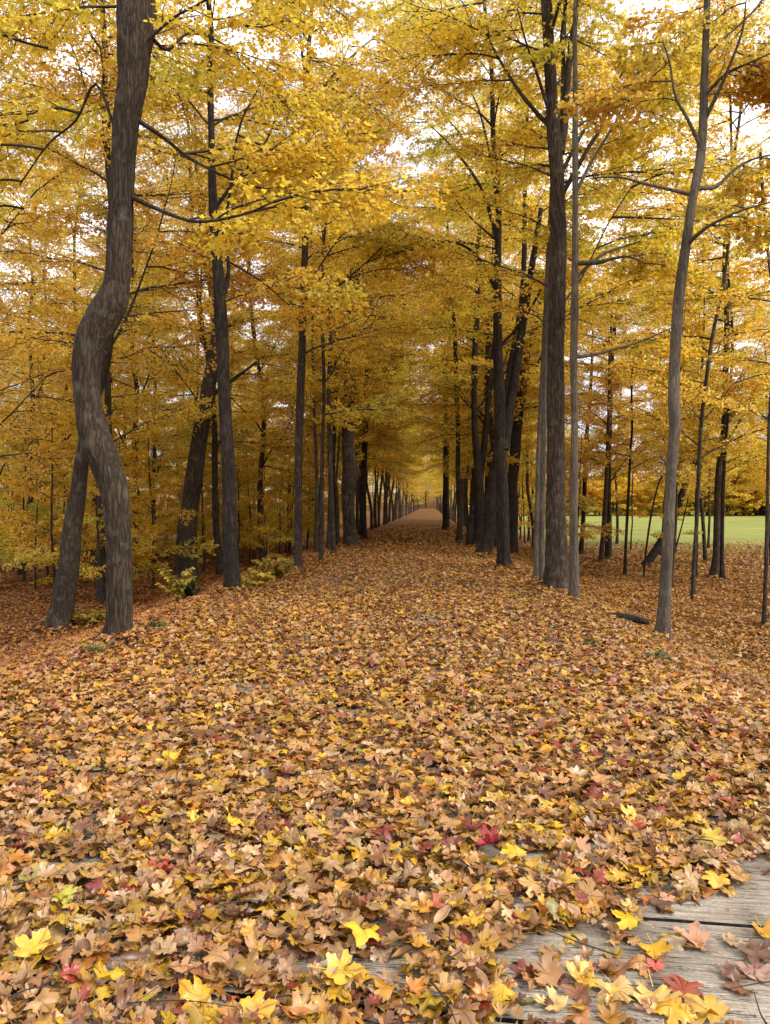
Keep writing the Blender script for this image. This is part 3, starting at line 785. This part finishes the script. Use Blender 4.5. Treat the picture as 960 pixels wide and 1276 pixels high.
# ================================================================== TREES
hero('thick grey brown tree with an S shaped trunk on the bank beside the leafy avenue',
     [(148, 799, 37), (149, 776, 33), (149, 745, 32), (149, 700, 31), (147, 650, 32), (143, 612, 35), (133, 580, 38), (121, 550, 40), (114, 525, 38), (109, 495, 35), (108, 455, 37), (113, 425, 41), (125, 400, 44), (139, 375, 41), (146, 350, 33), (149, 300, 33),
      (151, 250, 31), (154, 200, 31), (158, 150, 33), (166, 100, 38), (167, 60, 46), (172, 25, 50), (180, -20, 34), (190, -80, 30)],
     BARK_BROWN, 16, 3, ridge=.014, sides=72, step=.035, n_limb=2, n_bough=9, cb=6.6, rad=3.0, flare=.3,
     limbs=[([(172, 150), (205, 172), (235, 196), (285, 222), (322, 234)], .8, 6), ([(163, 245), (200, 262), (245, 276), (300, 268), (345, 250)], -.6, 6),
            ([(146, 168), (120, 105), (95, 150), (60, 180), (25, 230)], .5, 4), ([(166, 130), (157, 70), (153, 25), (153, -10), (157, -60)], .3, 19, 11), ([(192, 50), (210, 62), (240, 40), (290, 60)], .6, 5)],
     extra=[(140, 130, 9.1, 150, 0, .45), (35, 150, 9.0, 150, 8, .6), (60, 60, 8.6, 190, 5, .7), (30, 260, 9.5, 160, 0, .6)])
hero('brown trunk leaning behind the S shaped tree, standing lower in the hollow',
     [(74, 783, 34), (80, 745, 29), (87, 700, 27), (90, 664, 26), (97, 620, 22), (102, 575, 19), (109, 540, 17), (118, 500, 15), (127, 470, 14), (134, 440, 12), (137, 410, 11), (140, 340, 10), (140, 260, 10)],
     BARK_BROWN, 15, 5, ridge=.012, n_limb=4, n_bough=24, cb=5.5, rad=3.6, extra=[(134, 440, 13.5, 170, 10, .7), (137, 400, 13.2, 20, 10, .7)])
hero('slim tree directly behind the S shaped trunk, half hidden by it', [(127, 752, 14), (126, 700, 12), (126, 640, 11), (130, 590, 10), (135, 540, 9), (135, 450, 8)], BARK_BROWN, 11, 6, n_limb=0, n_bough=14, cb=4)
hero('straight dark trunk at the edge of the avenue, with a broken stub high up',
     [(291, 739, 23), (288, 700, 20), (286, 650, 19), (286, 600, 19), (283, 550, 17), (280, 500, 16), (278, 450, 17), (276, 400, 18), (273, 350, 15), (268, 290, 14), (265, 240, 11), (264, 180, 9), (262, 100, 8), (262, 20, 7)],
     BARK_DARK, 15, 8, ridge=.008, n_limb=3, n_bough=16, cb=5.2, rad=2.8, step=.05, sides=36,
     limbs=[([(278, 372), (283, 352), (285, 335), (284, 320)], .1, 7, 4, False), ([(268, 260), (290, 230), (330, 180), (352, 120)], .8, 5), ([(275, 320), (325, 350), (360, 380)], -.5, 3)],
     extra=[(262, 150, 14, 30, 5, .9), (262, 100, 14, 150, 5, .9)])
hero('broad brown trunk leaning over the hollow behind the straight dark trunk',
     [(233, 722, 32), (232, 690, 29), (236, 640, 24), (241, 600, 23), (247, 560, 21), (254, 520, 20), (260, 485, 20), (266, 450, 17), (270, 415, 15), (266, 370, 12), (259, 330, 11), (253, 285, 10), (250, 240, 8)],
     BARK_BROWN, 16, 9, ridge=.012, n_limb=4, n_bough=18, cb=5.5, rad=3.6)
hero('slender straight tree with forked top, the foremost of the avenue row past the dark trunk',
     [(371, 711, 14), (371, 690, 11), (372, 640, 11), (372, 600, 11), (373, 540, 11), (375, 480, 11), (377, 420, 10), (379, 350, 10), (381, 290, 9), (382, 240, 8), (383, 180, 7), (383, 100, 6), (388, 20, 5)],
     BARK_BROWN, 16, 12, ridge=.006, n_limb=3, n_bough=18, cb=5.2, rad=3.0,
     limbs=[([(383, 205), (395, 180), (405, 150), (422, 95), (435, 55)], 1, 6), ([(382, 250), (372, 215), (366, 175), (345, 120)], 1, 4), ([(382, 250), (402, 205), (435, 165), (480, 130)], 3, 5), ([(383, 150), (410, 100), (450, 60), (490, 30)], 3, 4), ([(380, 360), (400, 330), (420, 300), (430, 290)], .5, 3)])
hero('thick old tree with a burl low on its broken topped trunk',
     [(438, 683, 22), (436, 660, 18), (434, 630, 17), (435, 600, 21), (437, 588, 22), (434, 560, 17), (434, 520, 17), (436, 470, 16), (437, 420, 15), (440, 370, 13), (443, 325, 13), (443, 305, 9)],
     BARK_BROWN, 9, 13, ridge=.03, n_limb=2, n_bough=10, cb=6,
     limbs=[([(442, 350), (425, 335), (415, 325)], .3, 4), ([(446, 345), (455, 335), (466, 338)], .3, 4)])
for (lab, pts, bk, hgt, sd) in [
    ('thin pale sapling stem on the verge just past the slender forked tree', [(400, 701, 6), (401, 650, 6), (402, 560, 5), (404, 480, 5), (402, 400, 4)], BARK_BROWN, 11, 21),
    ('thin brown stem between the pale sapling and the burled tree', [(416, 690, 7), (414, 640, 7), (411, 560, 6), (410, 480, 5), (412, 400, 5)], BARK_BROWN, 12, 22),
    ('black wet trunk behind the two thin stems', [(391, 668, 13), (390, 600, 12), (394, 540, 11), (396, 470, 10), (400, 400, 8)], BARK_DARK, 15, 23),
    ('plain dark trunk just past the burled tree', [(454, 673, 9), (453, 620, 8), (455, 540, 8), (458, 460, 7), (462, 390, 6)], BARK_DARK, 15, 24)]:
    hero(lab, pts, bk, hgt, sd, n_limb=1, n_bough=13, cb=3.9, rad=2.6, sides=14, ridge=.005)

hero('stout ridged grey trunk, the thickest beside the avenue on the field side',
     [(695, 739, 37), (694, 715, 32), (694, 690, 29), (693, 650, 27), (693, 600, 25), (693, 550, 24), (693, 500, 24), (693, 450, 22), (694, 400, 22), (695, 350, 22), (696, 300, 22), (695, 250, 20), (694, 210, 19), (691, 170, 19), (689, 140, 17), (686, 90, 16), (683, 40, 15), (680, -10, 14)],
     BARK_BROWN, 17, 31, ridge=.010, sides=64, step=.04, n_limb=4, n_bough=14, cb=7, rad=3.2,
     limbs=[([(698, 190), (704, 150), (707, 105), (712, 55), (722, 0)], .5, 11, 6), ([(688, 150), (672, 100), (655, 50), (645, 10)], -.4, 5), ([(700, 215), (735, 150), (780, 85), (800, 30)], .8, 5)],
     extra=[(690, 20, 13.5, 150, 5, .9)])
hero('slim smooth tree standing close in front of the stout ridged trunk',
     [(717, 752, 17), (716, 735, 14), (716, 700, 12), (715, 650, 11), (715, 600, 11), (716, 540, 9), (716, 500, 9), (715, 450, 10), (716, 400, 10), (717, 330, 9), (717, 250, 8), (717, 170, 8), (717, 100, 7), (717, 20, 6)],
     BARK_GREY, 15, 32, ridge=.004, n_limb=1, n_bough=7, cb=8, rad=2.2, step=.05, bsc=.7,
     limbs=[([(718, 445), (740, 442), (770, 434), (800, 425), (838, 408)], .6, 5), ([(718, 328), (745, 327), (765, 322), (785, 320), (805, 329)], -.3, 7), ([(719, 345), (750, 318), (785, 305), (822, 296)], .6, 5), ([(718, 240), (738, 200), (768, 150), (790, 100)], .5, 5)],
     )
hero('pale slim trunk close behind the stout ridged one, on the avenue side', [(676, 731, 9), (675, 680, 8), (676, 620, 8), (677, 560, 8), (679, 500, 8), (681, 440, 8), (684, 380, 8)], BARK_GREY, 13, 33, ridge=.004, n_limb=1, n_bough=12, cb=5, sides=16)
hero('thinner pale twin stem beside the pale slim trunk', [(669, 722, 8), (668, 680, 7), (670, 620, 7), (672, 560, 7), (675, 490, 7), (678, 430, 6)], BARK_GREY, 12, 34, ridge=.003, n_limb=0, n_bough=12, cb=5, sides=14)
hero('dark forked tree at the avenue edge with a dark band round its foot',
     [(630, 709, 24), (628, 690, 18), (627, 650, 17), (626, 610, 17), (624, 560, 15), (623, 500, 15), (621, 440, 13), (620, 400, 12), (620, 350, 11), (621, 300, 9), (621, 250, 8)],
     BARK_DARK, 16, 35, ridge=.010, n_limb=3, n_bough=18, cb=5, rad=3.4, sides=32, step=.06,
     limbs=[([(628, 560), (635, 510), (643, 460), (652, 400), (660, 350), (668, 300), (674, 260)], .8, 14, 6), ([(618, 362), (600, 325), (575, 305), (545, 300), (505, 292)], -.8, 5), ([(620, 300), (600, 235), (565, 185), (530, 150)], 2, 6), ([(621, 260), (610, 190), (590, 120), (550, 70)], 3, 5)])
hero('black trunk leaning into the dark forked tree from the avenue side',
     [(603, 693, 22), (609, 670, 17), (612, 640, 16), (616, 600, 14), (621, 560, 12), (630, 500, 11), (640, 440, 10), (650, 380, 8)], BARK_DARK, 15, 36, ridge=.012, n_limb=2, n_bough=14, cb=5, d=None)
hero('gnarled black tree with a kinked stem behind the dark forked one',
     [(637, 690, 12), (638, 640, 13), (639, 600, 14), (642, 570, 14), (644, 530, 14), (650, 490, 13), (655, 450, 12), (664, 420, 9), (672, 380, 7)], BARK_DARK, 14, 37, ridge=.02, n_limb=2, n_bough=14, cb=5)
hero('black V shaped double trunk on the avenue edge',
     [(595, 682, 13), (597, 650, 12), (598, 620, 13), (596, 580, 11), (592, 540, 9), (591, 500, 8), (592, 440, 8), (595, 380, 7), (596, 310, 6)], BARK_DARK, 15, 38, ridge=.008, n_limb=1, n_bough=16, cb=4.6, rad=3,
     limbs=[([(585, 680), (588, 650), (594, 620), (599, 595), (603, 560), (607, 520), (611, 470), (618, 420), (624, 370)], .4, 10, 6)])
for (lab, pts, bk, hgt, sd) in [
    ('grey slim trunk past the V shaped double trunk', [(573, 676, 10), (573, 640, 7), (571, 590, 7), (571, 540, 6), (569, 480, 6), (566, 400, 5)], BARK_BROWN, 15, 41),
    ('ridged brown trunk at the narrow far part of the avenue, field side', [(556, 661, 10), (556, 620, 9), (556, 570, 8), (556, 500, 7)], BARK_DARK, 16, 42),
    ('leaning slim tree at the pasture edge, first past the smooth slim one', [(724, 690, 7), (727, 650, 6), (729, 600, 6), (731, 550, 6), (735, 500, 5)], BARK_DARK, 12, 43),
    ('brown trunk of a pair at the pasture edge', [(759, 697, 8), (760, 650, 6), (759, 600, 6), (760, 540, 6), (762, 480, 6), (764, 430, 5)], BARK_BROWN, 17, 44),
    ('leaning partner of the paired trunks at the pasture edge', [(749, 700, 7), (752, 660, 6), (756, 600, 6), (758, 540, 5), (760, 480, 5)], BARK_BROWN, 12, 45),
    ('very thin dark pole like tree standing before the pasture', [(779, 719, 5), (780, 680, 4), (783, 620, 4), (786, 560, 3), (788, 530, 3)], BARK_DARK, 7.5, 46),
    ('straight slim brown tree between the smooth bent trunk and the pasture trunks', [(863, 746, 6), (865, 700, 5), (869, 640, 5), (872, 560, 5), (877, 500, 5), (888, 420, 5), (902, 350, 4)], BARK_BROWN, 15, 47),
    ('thick trunk of the pair nearest the open pasture', [(890, 721, 14), (893, 690, 10), (894, 640, 9), (896, 590, 9), (902, 540, 8), (904, 480, 8), (906, 400, 7)], BARK_BROWN, 17, 48),
    ('thin trunk of the pair nearest the open pasture', [(900, 724, 7), (900, 680, 5), (901, 620, 5), (904, 560, 4), (909, 500, 4)], BARK_DARK, 11, 49),
    ('thin tree standing alone at the border of the view on the leafy slope', [(952, 781, 6), (954, 730, 5), (956, 660, 5), (957, 600, 4), (959, 520, 4)], BARK_BROWN, 9, 50)]:
    low = sd >= 43
    hero(lab, pts, bk, hgt, sd, n_limb=1 if not low else (2 if sd in (44, 47, 48) else 0), n_bough=9 if sd in (46, 50) else (26 if low else 15), cb=3.4 if low else 4, rad=2.7 if not low else (2.3 if sd in (46, 50) else 3.1), sides=12, ridge=.004, mix=(1, .1, .3) if low else (1, .3, .1), flare=.5)
# the thin whips too slight for a crown of their own
for (lab, pts) in [('thin curved whip of a sapling in front of the leaning dead trunk', [(802, 720, 3), (806, 680, 3), (812, 640, 3), (820, 605, 2), (826, 592, 2)]),
                   ('short crooked sapling close past the smooth bent trunk', [(833, 715, 3), (840, 690, 3), (850, 655, 2), (858, 620, 2)])]:
    hero(lab, pts, BARK_DARK, 0, sum(map(ord, lab)) % 90, n_limb=0, n_bough=4, cb=1.2, rad=.9, sides=6, ridge=0, flare=0, name='sapling')
hero('dead dark trunk leaning steeply among the trees before the pasture',
     [(803, 706, 13), (812, 694, 11), (828, 668, 10), (842, 640, 9), (852, 610, 8), (862, 585, 8), (874, 556, 7), (884, 540, 5)], BARK_DARK, 0, 60, ridge=.012, n_limb=0, n_bough=3, cb=4, rad=1.6, flare=0, name='leaning_tree',
     limbs=[([(834, 660), (838, 620), (846, 590), (852, 560), (862, 530)], .5, 7, 4, True)])
hero('smooth grey tree with a gentle bend, low on the slope in front of the pasture',
     [(825, 799, 22), (827, 775, 18), (829, 740, 16), (831, 700, 15), (834, 650, 14), (836, 600, 14), (839, 560, 14), (841, 530, 15), (840, 500, 15), (841, 450, 14), (844, 400, 14), (849, 350, 14), (856, 300, 13), (863, 250, 12), (872, 205, 13), (876, 160, 11), (878, 100, 10), (880, 40, 9), (882, -20, 8)],
     BARK_GREY, 14, 61, ridge=.004, sides=40, step=.04, n_limb=2, n_bough=7, cb=7.5, rad=2.4, flare=.35, mix=(1, .35, 0),
     limbs=[([(856, 305), (872, 290), (890, 278), (925, 262), (975, 248)], -.6, 6), ([(868, 235), (893, 232), (915, 212), (940, 198), (985, 188)], .5, 6), ([(862, 243), (835, 236), (800, 228), (770, 221), (735, 222)], .4, 5, 1.5, False),
            ([(874, 185), (858, 150), (842, 120), (835, 80), (826, 50)], -.4, 5), ([(878, 150), (895, 115), (908, 85), (925, 40), (930, 0)], -.7, 6), ([(877, 120), (905, 92), (935, 78), (975, 60)], -.7, 5), ([(833, 583), (829, 576), (822, 569)], .1, 4, 2, False)],
     extra=[(880, 20, 11.5, 30, 5, .6), (885, -40, 12, 60, 10, .7)], bsc=.72)

# the avenue's rows going away, both sides
def clash(x, y, used, r):
    return any((x - a) ** 2 + (y - b_) ** 2 < r * r for a, b_ in used)
used = []
def keep_clear(x, y):      # leave the sight lines to the leading trees' feet open
    return False
y = 24.0; n_ = 0
while y < 262:
    x = path_x(y) - 3.75 + random.uniform(-.35, .3)
    plant_tree(random.choice(['tall1', 'tall3', 'tall3', 'slim1', 'slim0', 'tall3']), x, y, 'maple_tree', 'golden tree in the long receding row on the hollow side of the avenue', 'tree', 'hollow side avenue row', sc=random.uniform(.95, 1.25), tilt=(random.uniform(-.02, .02), random.uniform(-.02, .02)))
    y += random.uniform(1.1, 2.5) * (1 + max(0, y - 40) * .025)
y = 28.5
while y < 262:
    x = path_x(y) + 2.75 + random.uniform(-.3, .35)
    plant_tree(random.choice(['tall1', 'tall3', 'slim1', 'slim0', 'tall0']), x, y, 'maple_tree', 'golden tree in the long receding row on the field side of the avenue', 'tree', 'field side avenue row', sc=random.uniform(.95, 1.25), tilt=(random.uniform(-.02, .02), random.uniform(-.02, .02)))
    y += random.uniform(1.2, 2.6) * (1 + max(0, y - 40) * .025)
for (x, y) in ((15.6, 270), (13.4, 274), (18.4, 268), (11.2, 271), (20.5, 275), (16.2, 282), (9, 278), (22, 284)):
    plant_tree(random.choice(['tall0', 'tall2']), x, y, 'maple_tree', 'golden tree closing the far end of the avenue', 'tree', 'trees closing the far end of the avenue', sc=random.uniform(.8, 1))
    
for q in range(40):        # low growth and trees that close the view at the avenue's end
    yy = random.uniform(264, 300); xx = path_x(yy) + random.uniform(-34, 26)
    plant_tree(random.choice(['young3', 'tall1', 'young3', 'young1', 'young1', 'tall0']), xx, yy, 'maple_tree', 'golden tree in the dense growth beyond the far end of the avenue', 'tree', 'dense growth beyond the avenue', sc=random.uniform(1.5, 2.4))
# sight lines to the leaning trunk and to the feet of the slope trees
SIGHT = [(196, 300, 27), (60, 170, 15), (330, 470, 24), (655, 740, 24), (800, 850, 20)]
def wood(n, x0, x1, y0, y1, kinds, lab, grp, name, gap, sc=(.85, 1.15)):
    c = 0; tries = 0
    while c < n and tries < n * 40:
        tries += 1
        y = y0 + (y1 - y0) * random.random() ** .8; w = x1 if callable(x1) else None
        lo, hi = x0(y), x1(y)
        x = random.uniform(lo, hi)
        if clash(x, y, used, gap): continue
        if any(a < CX + F * x / y < b_ and y < dmax for a, b_, dmax in SIGHT): continue
        used.append((x, y)); c += 1
        plant_tree(random.choice(kinds), x, y, name, lab, 'tree', grp, sc=random.uniform(*sc), tilt=(random.uniform(-.05, .05), random.uniform(-.05, .05)))
wood(52, lambda y: -.56 * y - 2, lambda y: path_x(y) - 6.2, 16, 62, ['tall0', 'tall1', 'tall3', 'slim0', 'slim1', 'slim2', 'tall3'], 'dark stemmed golden maple standing deep in the hollow woodland', 'woodland maples in the hollow', 'maple_tree', 2.0)
wood(88, lambda y: -.56 * y - 1, lambda y: path_x(y) - 5.4, 19, 48, ['young0', 'young1', 'young2', 'young3', 'young1', 'young3'], 'low yellow understory sapling with flat sprays beneath the woodland trees', 'understory saplings in the hollow', 'sapling', 1.1)
wood(44, lambda y: max(-.56 * y - 8, -60), lambda y: path_x(y) - 7, 60, 190, ['tall0', 'tall2'], 'tall golden maple at the back of the hollow woodland', 'maples at the back of the hollow woodland', 'maple_tree', 4)
wood(26, lambda y: path_x(y) + 3.4, lambda y: path_x(y) + 4.2 + y * .08, 27, 75, ['tall1', 'slim0', 'slim1', 'slim2', 'young3'], 'slim golden tree behind the field side row of the avenue', 'slim trees behind the field side row', 'maple_tree', 1.6)
wood(13, lambda y: path_x(y) + 6.5, lambda y: .56 * y, 27, 46, ['slim0', 'slim1', 'slim2', 'tall3'], 'slender orange gold tree on the leaf strewn margin of the pasture', 'slender trees on the pasture margin', 'maple_tree', 3)

wood(5, lambda y: path_x(y) + 6.5, lambda y: .56 * y, 21, 29, ['slim0', 'slim2', 'slim1'], 'slender golden tree on the leafy slope between the bank and the pasture', 'slender trees on the leafy slope', 'maple_tree', 3, sc=(.85, 1.05))
# far side of the pasture
fars = []
for row, yy in enumerate((172, 181, 192)):
    xx = 22 + row * 2
    while xx < 140:
        k = 'far0' if 82 + 6 * random.random() < xx else random.choice(['far1', 'far1', 'far2', 'far0'] if xx > 60 else ['far1', 'far1', 'far2'])
        fars.append((xx, yy + random.uniform(-3, 3), k)); xx += random.uniform(3.6, 5.6)
for q, (x, y, k) in enumerate(fars):
    lab = {'far0': 'rust orange tree on the far side of the green pasture', 'far1': 'golden tree on the far side of the green pasture', 'far2': 'amber tree on the far side of the green pasture'}[k]
    plant_tree(k, x, y, 'maple_tree', lab, 'tree', {'far0': 'rust orange trees beyond the pasture', 'far1': 'golden trees beyond the pasture', 'far2': 'amber trees beyond the pasture'}[k], sc=random.uniform(.85, 1.15) * (1.45 if x > 82 else .95))

# leaves lie drifted against the feet of the leading trunks
def drift(x, y):
    a = 0 * x
    for bx, by, br in BASES: a = a + (.05 + .25 * br) * np.exp(-((x - bx) ** 2 + (y - by) ** 2) / (2 * (br * 1.4 + .14) ** 2))
    return a
litter('leaf_litter', 1.75, 3.9, 1150, 3, (.036, .100), .06, .28, 0.0)
litter('leaf_litter', 3.9, 6.5, 1000, 2, (.036, .098), .055, .30, .2)
litter('leaf_litter', 6.5, 13, 680, 2, (.042, .092), .045, .32, .55)
litter('leaf_litter', 13, 27, 270, 1, (.055, .095), .045, .34, .9, extra=2)
litter('leaf_litter', 27, 55, 60, 1, (.10, .16), .05, .4, .95, extra=0, xcap=26)

tw = Acc()
for q in range(230):
    yy = 2.0 + 12 * random.random() ** 1.6; xx = random.uniform(-1, 1) * (.56 * yy + .6)
    if bare(np.array(xx), np.array(yy)) < .5 and random.random() < .8: continue
    ln = random.uniform(.08, .34); a = random.uniform(0, 6.28); z0 = float(surface(xx, yy)) + random.uniform(.05, .075)
    dx, dy = math.cos(a) * ln, math.sin(a) * ln; bx_, by_ = random.uniform(-.1, .1) * ln, random.uniform(-.1, .1) * ln
    pp = catmull(np.array([[xx, yy, z0], [xx + dx * .5 + bx_, yy + dy * .5 + by_, z0 + random.uniform(-.005, .015)], [xx + dx, yy + dy, z0 + random.uniform(-.01, .02)]]), 4)
    tw.add(*tube(pp, np.linspace(.0028, .0012, len(pp)) * random.uniform(.7, 1.4), 5))
V, T = tw.get(); tag(link('twig_litter', make_mesh('twig_litter', V, T, [TWIG], smooth=True)), 'thin brown twigs strewn among the fallen leaves', 'twigs', kind='stuff')
# ================================================================== SMALL PLANTS
GRN = np.array([[.07, .11, .018], [.09, .13, .022], [.13, .17, .03], [.055, .08, .015]])
def tuft(label, px, py, w, h, n, cols, seed, name='grass_tuft', broad=False, cat='plant'):
    g = np.random.default_rng(seed); d = ground_hit(px, py); x, y = (px - CX) / F * d, d
    o = empty(name, (x, y, float(ground(x, y)))); tag(o, label, cat)
    V, T, C = [], [], []
    for i in range(n):
        a = g.uniform(0, 6.28); r = w * math.sqrt(g.random()) * .6; p = np.array([r * math.cos(a), r * math.sin(a), 0.])
        ln = h * g.uniform(.5, 1.1); out_ = np.array([math.cos(a), math.sin(a), 0]) * g.uniform(.1, .7); side = np.array([-math.sin(a), math.cos(a), 0]) * (.004 if not broad else .007)
        b0 = len(V); m = 4
        for k in range(m + 1):
            t = k / m; c = p + out_ * ln * t * t + np.array([0, 0, ln * (t - .35 * t * t)]); ww = side * (1 - t ** 2 + .05)
            V += [c - ww, c + ww]; 
        for k in range(m): T += [[b0 + 2 * k, b0 + 2 * k + 1, b0 + 2 * k + 3], [b0 + 2 * k, b0 + 2 * k + 3, b0 + 2 * k + 2]]
        C += [cols[g.integers(len(cols))] * g.uniform(.7, 1.2)] * (2 * m + 2)
    link('blades' if not broad else 'stems', make_mesh('blades', V, T, [GREEN], None, np.array(C)), o)
    return o
def leafy(label, px, py, w, h, n, cols, seed, size=.07, name='shrub', droop=.3, d=None):
    g = np.random.default_rng(seed); d = d or ground_hit(px, py); x, y = (px - CX) / F * d, d
    o = empty(name, (x, y, float(ground(x, y)))); tag(o, label, 'plant')
    st = Acc(); P, Nn, H = [], [], []
    for i in range(n):
        a = g.uniform(0, 6.28); r = w * g.uniform(.3, 1); tip = np.array([r * math.cos(a), r * math.sin(a), h * g.uniform(.45, 1.0)])
        q = catmull(np.array([[g.normal(0, .02), g.normal(0, .02), -.03], tip * [.35, .35, .6], tip]), 5)
        st.add(*tube(q, np.linspace(.005, .0018, len(q)), 4))
        for k in range(3, len(q)):
            for sg in (-1, 1):
                hd = norm(np.array([math.cos(a + sg * .9), math.sin(a + sg * .9), -.15 * g.random()])); P.append(q[k] + hd * .03); H.append(hd); Nn.append(np.array([0, 0, 1.]) + hd * droop + g.normal(0, .2, 3))
    P, Nn, H = map(np.array, (P, Nn, H)); k = len(P); C = cols[g.integers(0, len(cols), k)] * g.uniform(.7, 1.15, (k, 1))
    V, T, C2, _ = scatter(TPL[2], P, Nn, H, size * g.uniform(.6, 1.2, k), C, uv=False)
    link('foliage', make_mesh('foliage', V, T, [GREEN], None, C2), o)
    V, T = st.get(); link('stems', make_mesh('stems', V, T, [TWIG], smooth=True), o)
    return o
YC = np.array([[.42, .27, .02], [.46, .30, .02], [.36, .29, .03]])
tuft('green grass tuft at the foot of the S shaped tree', 120, 815, .22, .16, 150, GRN, 1, cat='grass tuft')
leafy('low green weed clump on the bank just past the S shaped tree', 192, 790, .16, .14, 12, GRN * 1.2, 2, .05, 'weed')
tuft('small dark green tuft poking from the leaves by the border of the carpet', 27, 898, .14, .08, 70, GRN, 3, cat='grass tuft')
tuft('small green tuft alone on the carpet beyond the dark green one', 108, 880, .06, .05, 26, GRN, 9, cat='grass tuft')
tuft('green grass tuft at the outer border of the carpet above the bare boards', 956, 974, .10, .06, 90, GRN * 1.2, 4, cat='grass tuft')
leafy('dark green bushy shrub at the foot of the broad leaning trunk', 234, 748, .3, .42, 34, GRN * .4, 5, .07)
leafy('low yellow shrub between the leaning trunk and the S shaped tree', 110, 778, .5, .32, 30, YC * .7, 6, .09)
leafy('airy yellow shrub with flat leaves on the verge before the slender forked tree', 345, 722, .6, .5, 26, YC * .75, 7, .10)
leafy('small yellow shrub between the straight dark trunk and the verge shrub', 322, 735, .4, .35, 22, YC * .9, 8, .09)
leafy('sparse yellow sapling in the hollow above the green shrub', 222, 752, .4, .7, 9, YC * .8, 10, .11)
for (lab, px, py, s, sd) in [('dark weed patch on the avenue shoulder below the dark forked tree', 641, 748, .28, 21), ('small green weed below the dark weed patch on the shoulder', 655, 768, .14, 22), ('weed sprig on the shoulder below the stout ridged trunk', 690, 782, .16, 23),
                             ('grassy weed on the slope between the smooth bent tree and the avenue', 738, 806, .3, 24), ('flat weed patch on the slope below the smooth bent tree', 815, 822, .35, 25), ('trailing weed at the foot of the bank below the smooth bent tree', 880, 822, .3, 26)]:
    leafy(lab, px, py, s * .7, s * .25, 9, GRN * .9, sd, .035, 'weed')
# fallen log in the dip on the slope
d = ground_hit(776, 774); p = at(776, 774, d); q = np.array([[-.28, .08, .02], [-.1, .02, .05], [.1, -.05, .04], [.32, -.2, .0]])
V, T = tube(catmull(q, 8), np.linspace(.06, .045, 25), 14, bark=.02, seed=2); lg = link('log', make_mesh('log', V, T, [BARK_DARK], smooth=True), None, (p[0], p[1], float(ground(p[0], p[1])) + .02))
tag(lg, 'short rotten black log in the dip between the avenue trees and the smooth bent tree', 'log')

# ================================================================== SKY, SUN, CAMERA
EL, AZ = math.radians(42), math.radians(118)          # sun over the pasture, veiled by cloud
w = bpy.data.worlds.new('World'); SC.world = w; w.use_nodes = True; nt = w.node_tree; nt.nodes.clear(); N, L = nt.nodes.new, nt.links.new
out = N('ShaderNodeOutputWorld'); bg = N('ShaderNodeBackground'); bg.inputs['Strength'].default_value = .15
sky = N('ShaderNodeTexSky'); sky.sky_type = 'NISHITA'; sky.sun_disc = False; sky.sun_elevation = EL; sky.sun_rotation = AZ; sky.air_density = 1.2; sky.dust_density = 2
tc = N('ShaderNodeTexCoord'); mp = N('ShaderNodeMapping'); mp.inputs['Scale'].default_value = (1, 1, 3.2); L(tc.outputs['Generated'], mp.inputs[0])
cn = N('ShaderNodeTexNoise'); cn.inputs['Scale'].default_value = 2.6; cn.inputs['Detail'].default_value = 7; cn.inputs['Roughness'].default_value = .55; L(mp.outputs[0], cn.inputs[0])
cf = ramp(nt, [(.36, (.82, .82, .82)), (.6, (1, 1, 1))]); L(cn.outputs[0], cf.inputs[0])
cc = ramp(nt, [(.36, (8.6, 8.6, 9.9)), (.64, (18, 17.6, 18.2))]); L(cn.outputs[0], cc.inputs[0])
mx = N('ShaderNodeMix'); mx.data_type = 'RGBA'; L(cf.outputs[0], mx.inputs[0]); L(sky.outputs[0], mx.inputs[6]); L(cc.outputs[0], mx.inputs[7])
sp = N('ShaderNodeSeparateXYZ'); L(tc.outputs['Generated'], sp.inputs[0])          # the cloud deck thins to a pale violet grey low down
lo = ramp(nt, [(.0, (1, 1, 1)), (.10, (.75, .75, .75)), (.34, (0, 0, 0))]); L(sp.outputs[2], lo.inputs[0])
mh = N('ShaderNodeMix'); mh.data_type = 'RGBA'; L(lo.outputs[0], mh.inputs[0]); L(mx.outputs[2], mh.inputs[6]); 
hz = ramp(nt, [(.42, (4.9, 5.2, 6.3)), (.58, (6.0, 6.1, 6.8))]); L(cn.outputs[0], hz.inputs[0]); L(hz.outputs[0], mh.inputs[7])
mx = mh
L(mx.outputs[2], bg.inputs['Color']); L(bg.outputs[0], out.inputs[0])
sd = bpy.data.lights.new('sun', 'SUN'); sd.energy = 4.2; sd.angle = math.radians(20); sd.color = (1, .94, .85)
so = bpy.data.objects.new('sun', sd); COL.objects.link(so)
so.rotation_euler = (math.pi / 2 - EL, 0, math.pi - AZ)

cam = bpy.data.cameras.new('camera'); cam.sensor_fit = 'VERTICAL'; cam.sensor_height = 24; cam.lens = 24 * F / 1276
cam.shift_y = (HY - 638) / 1276; cam.clip_start = .05; cam.clip_end = 1500
co = bpy.data.objects.new('camera', cam); COL.objects.link(co); co.location = (0, 0, EYE); co.rotation_euler = (math.pi / 2, 0, 0)
SC.camera = co
SC.view_settings.view_transform = 'Standard'; SC.view_settings.look = 'None'; SC.view_settings.exposure = 0; SC.view_settings.gamma = 1
c = SC.cycles
c.max_bounces = 12; c.diffuse_bounces = 10; c.glossy_bounces = 2; c.transmission_bounces = 4; c.caustics_reflective = False; c.caustics_refractive = False
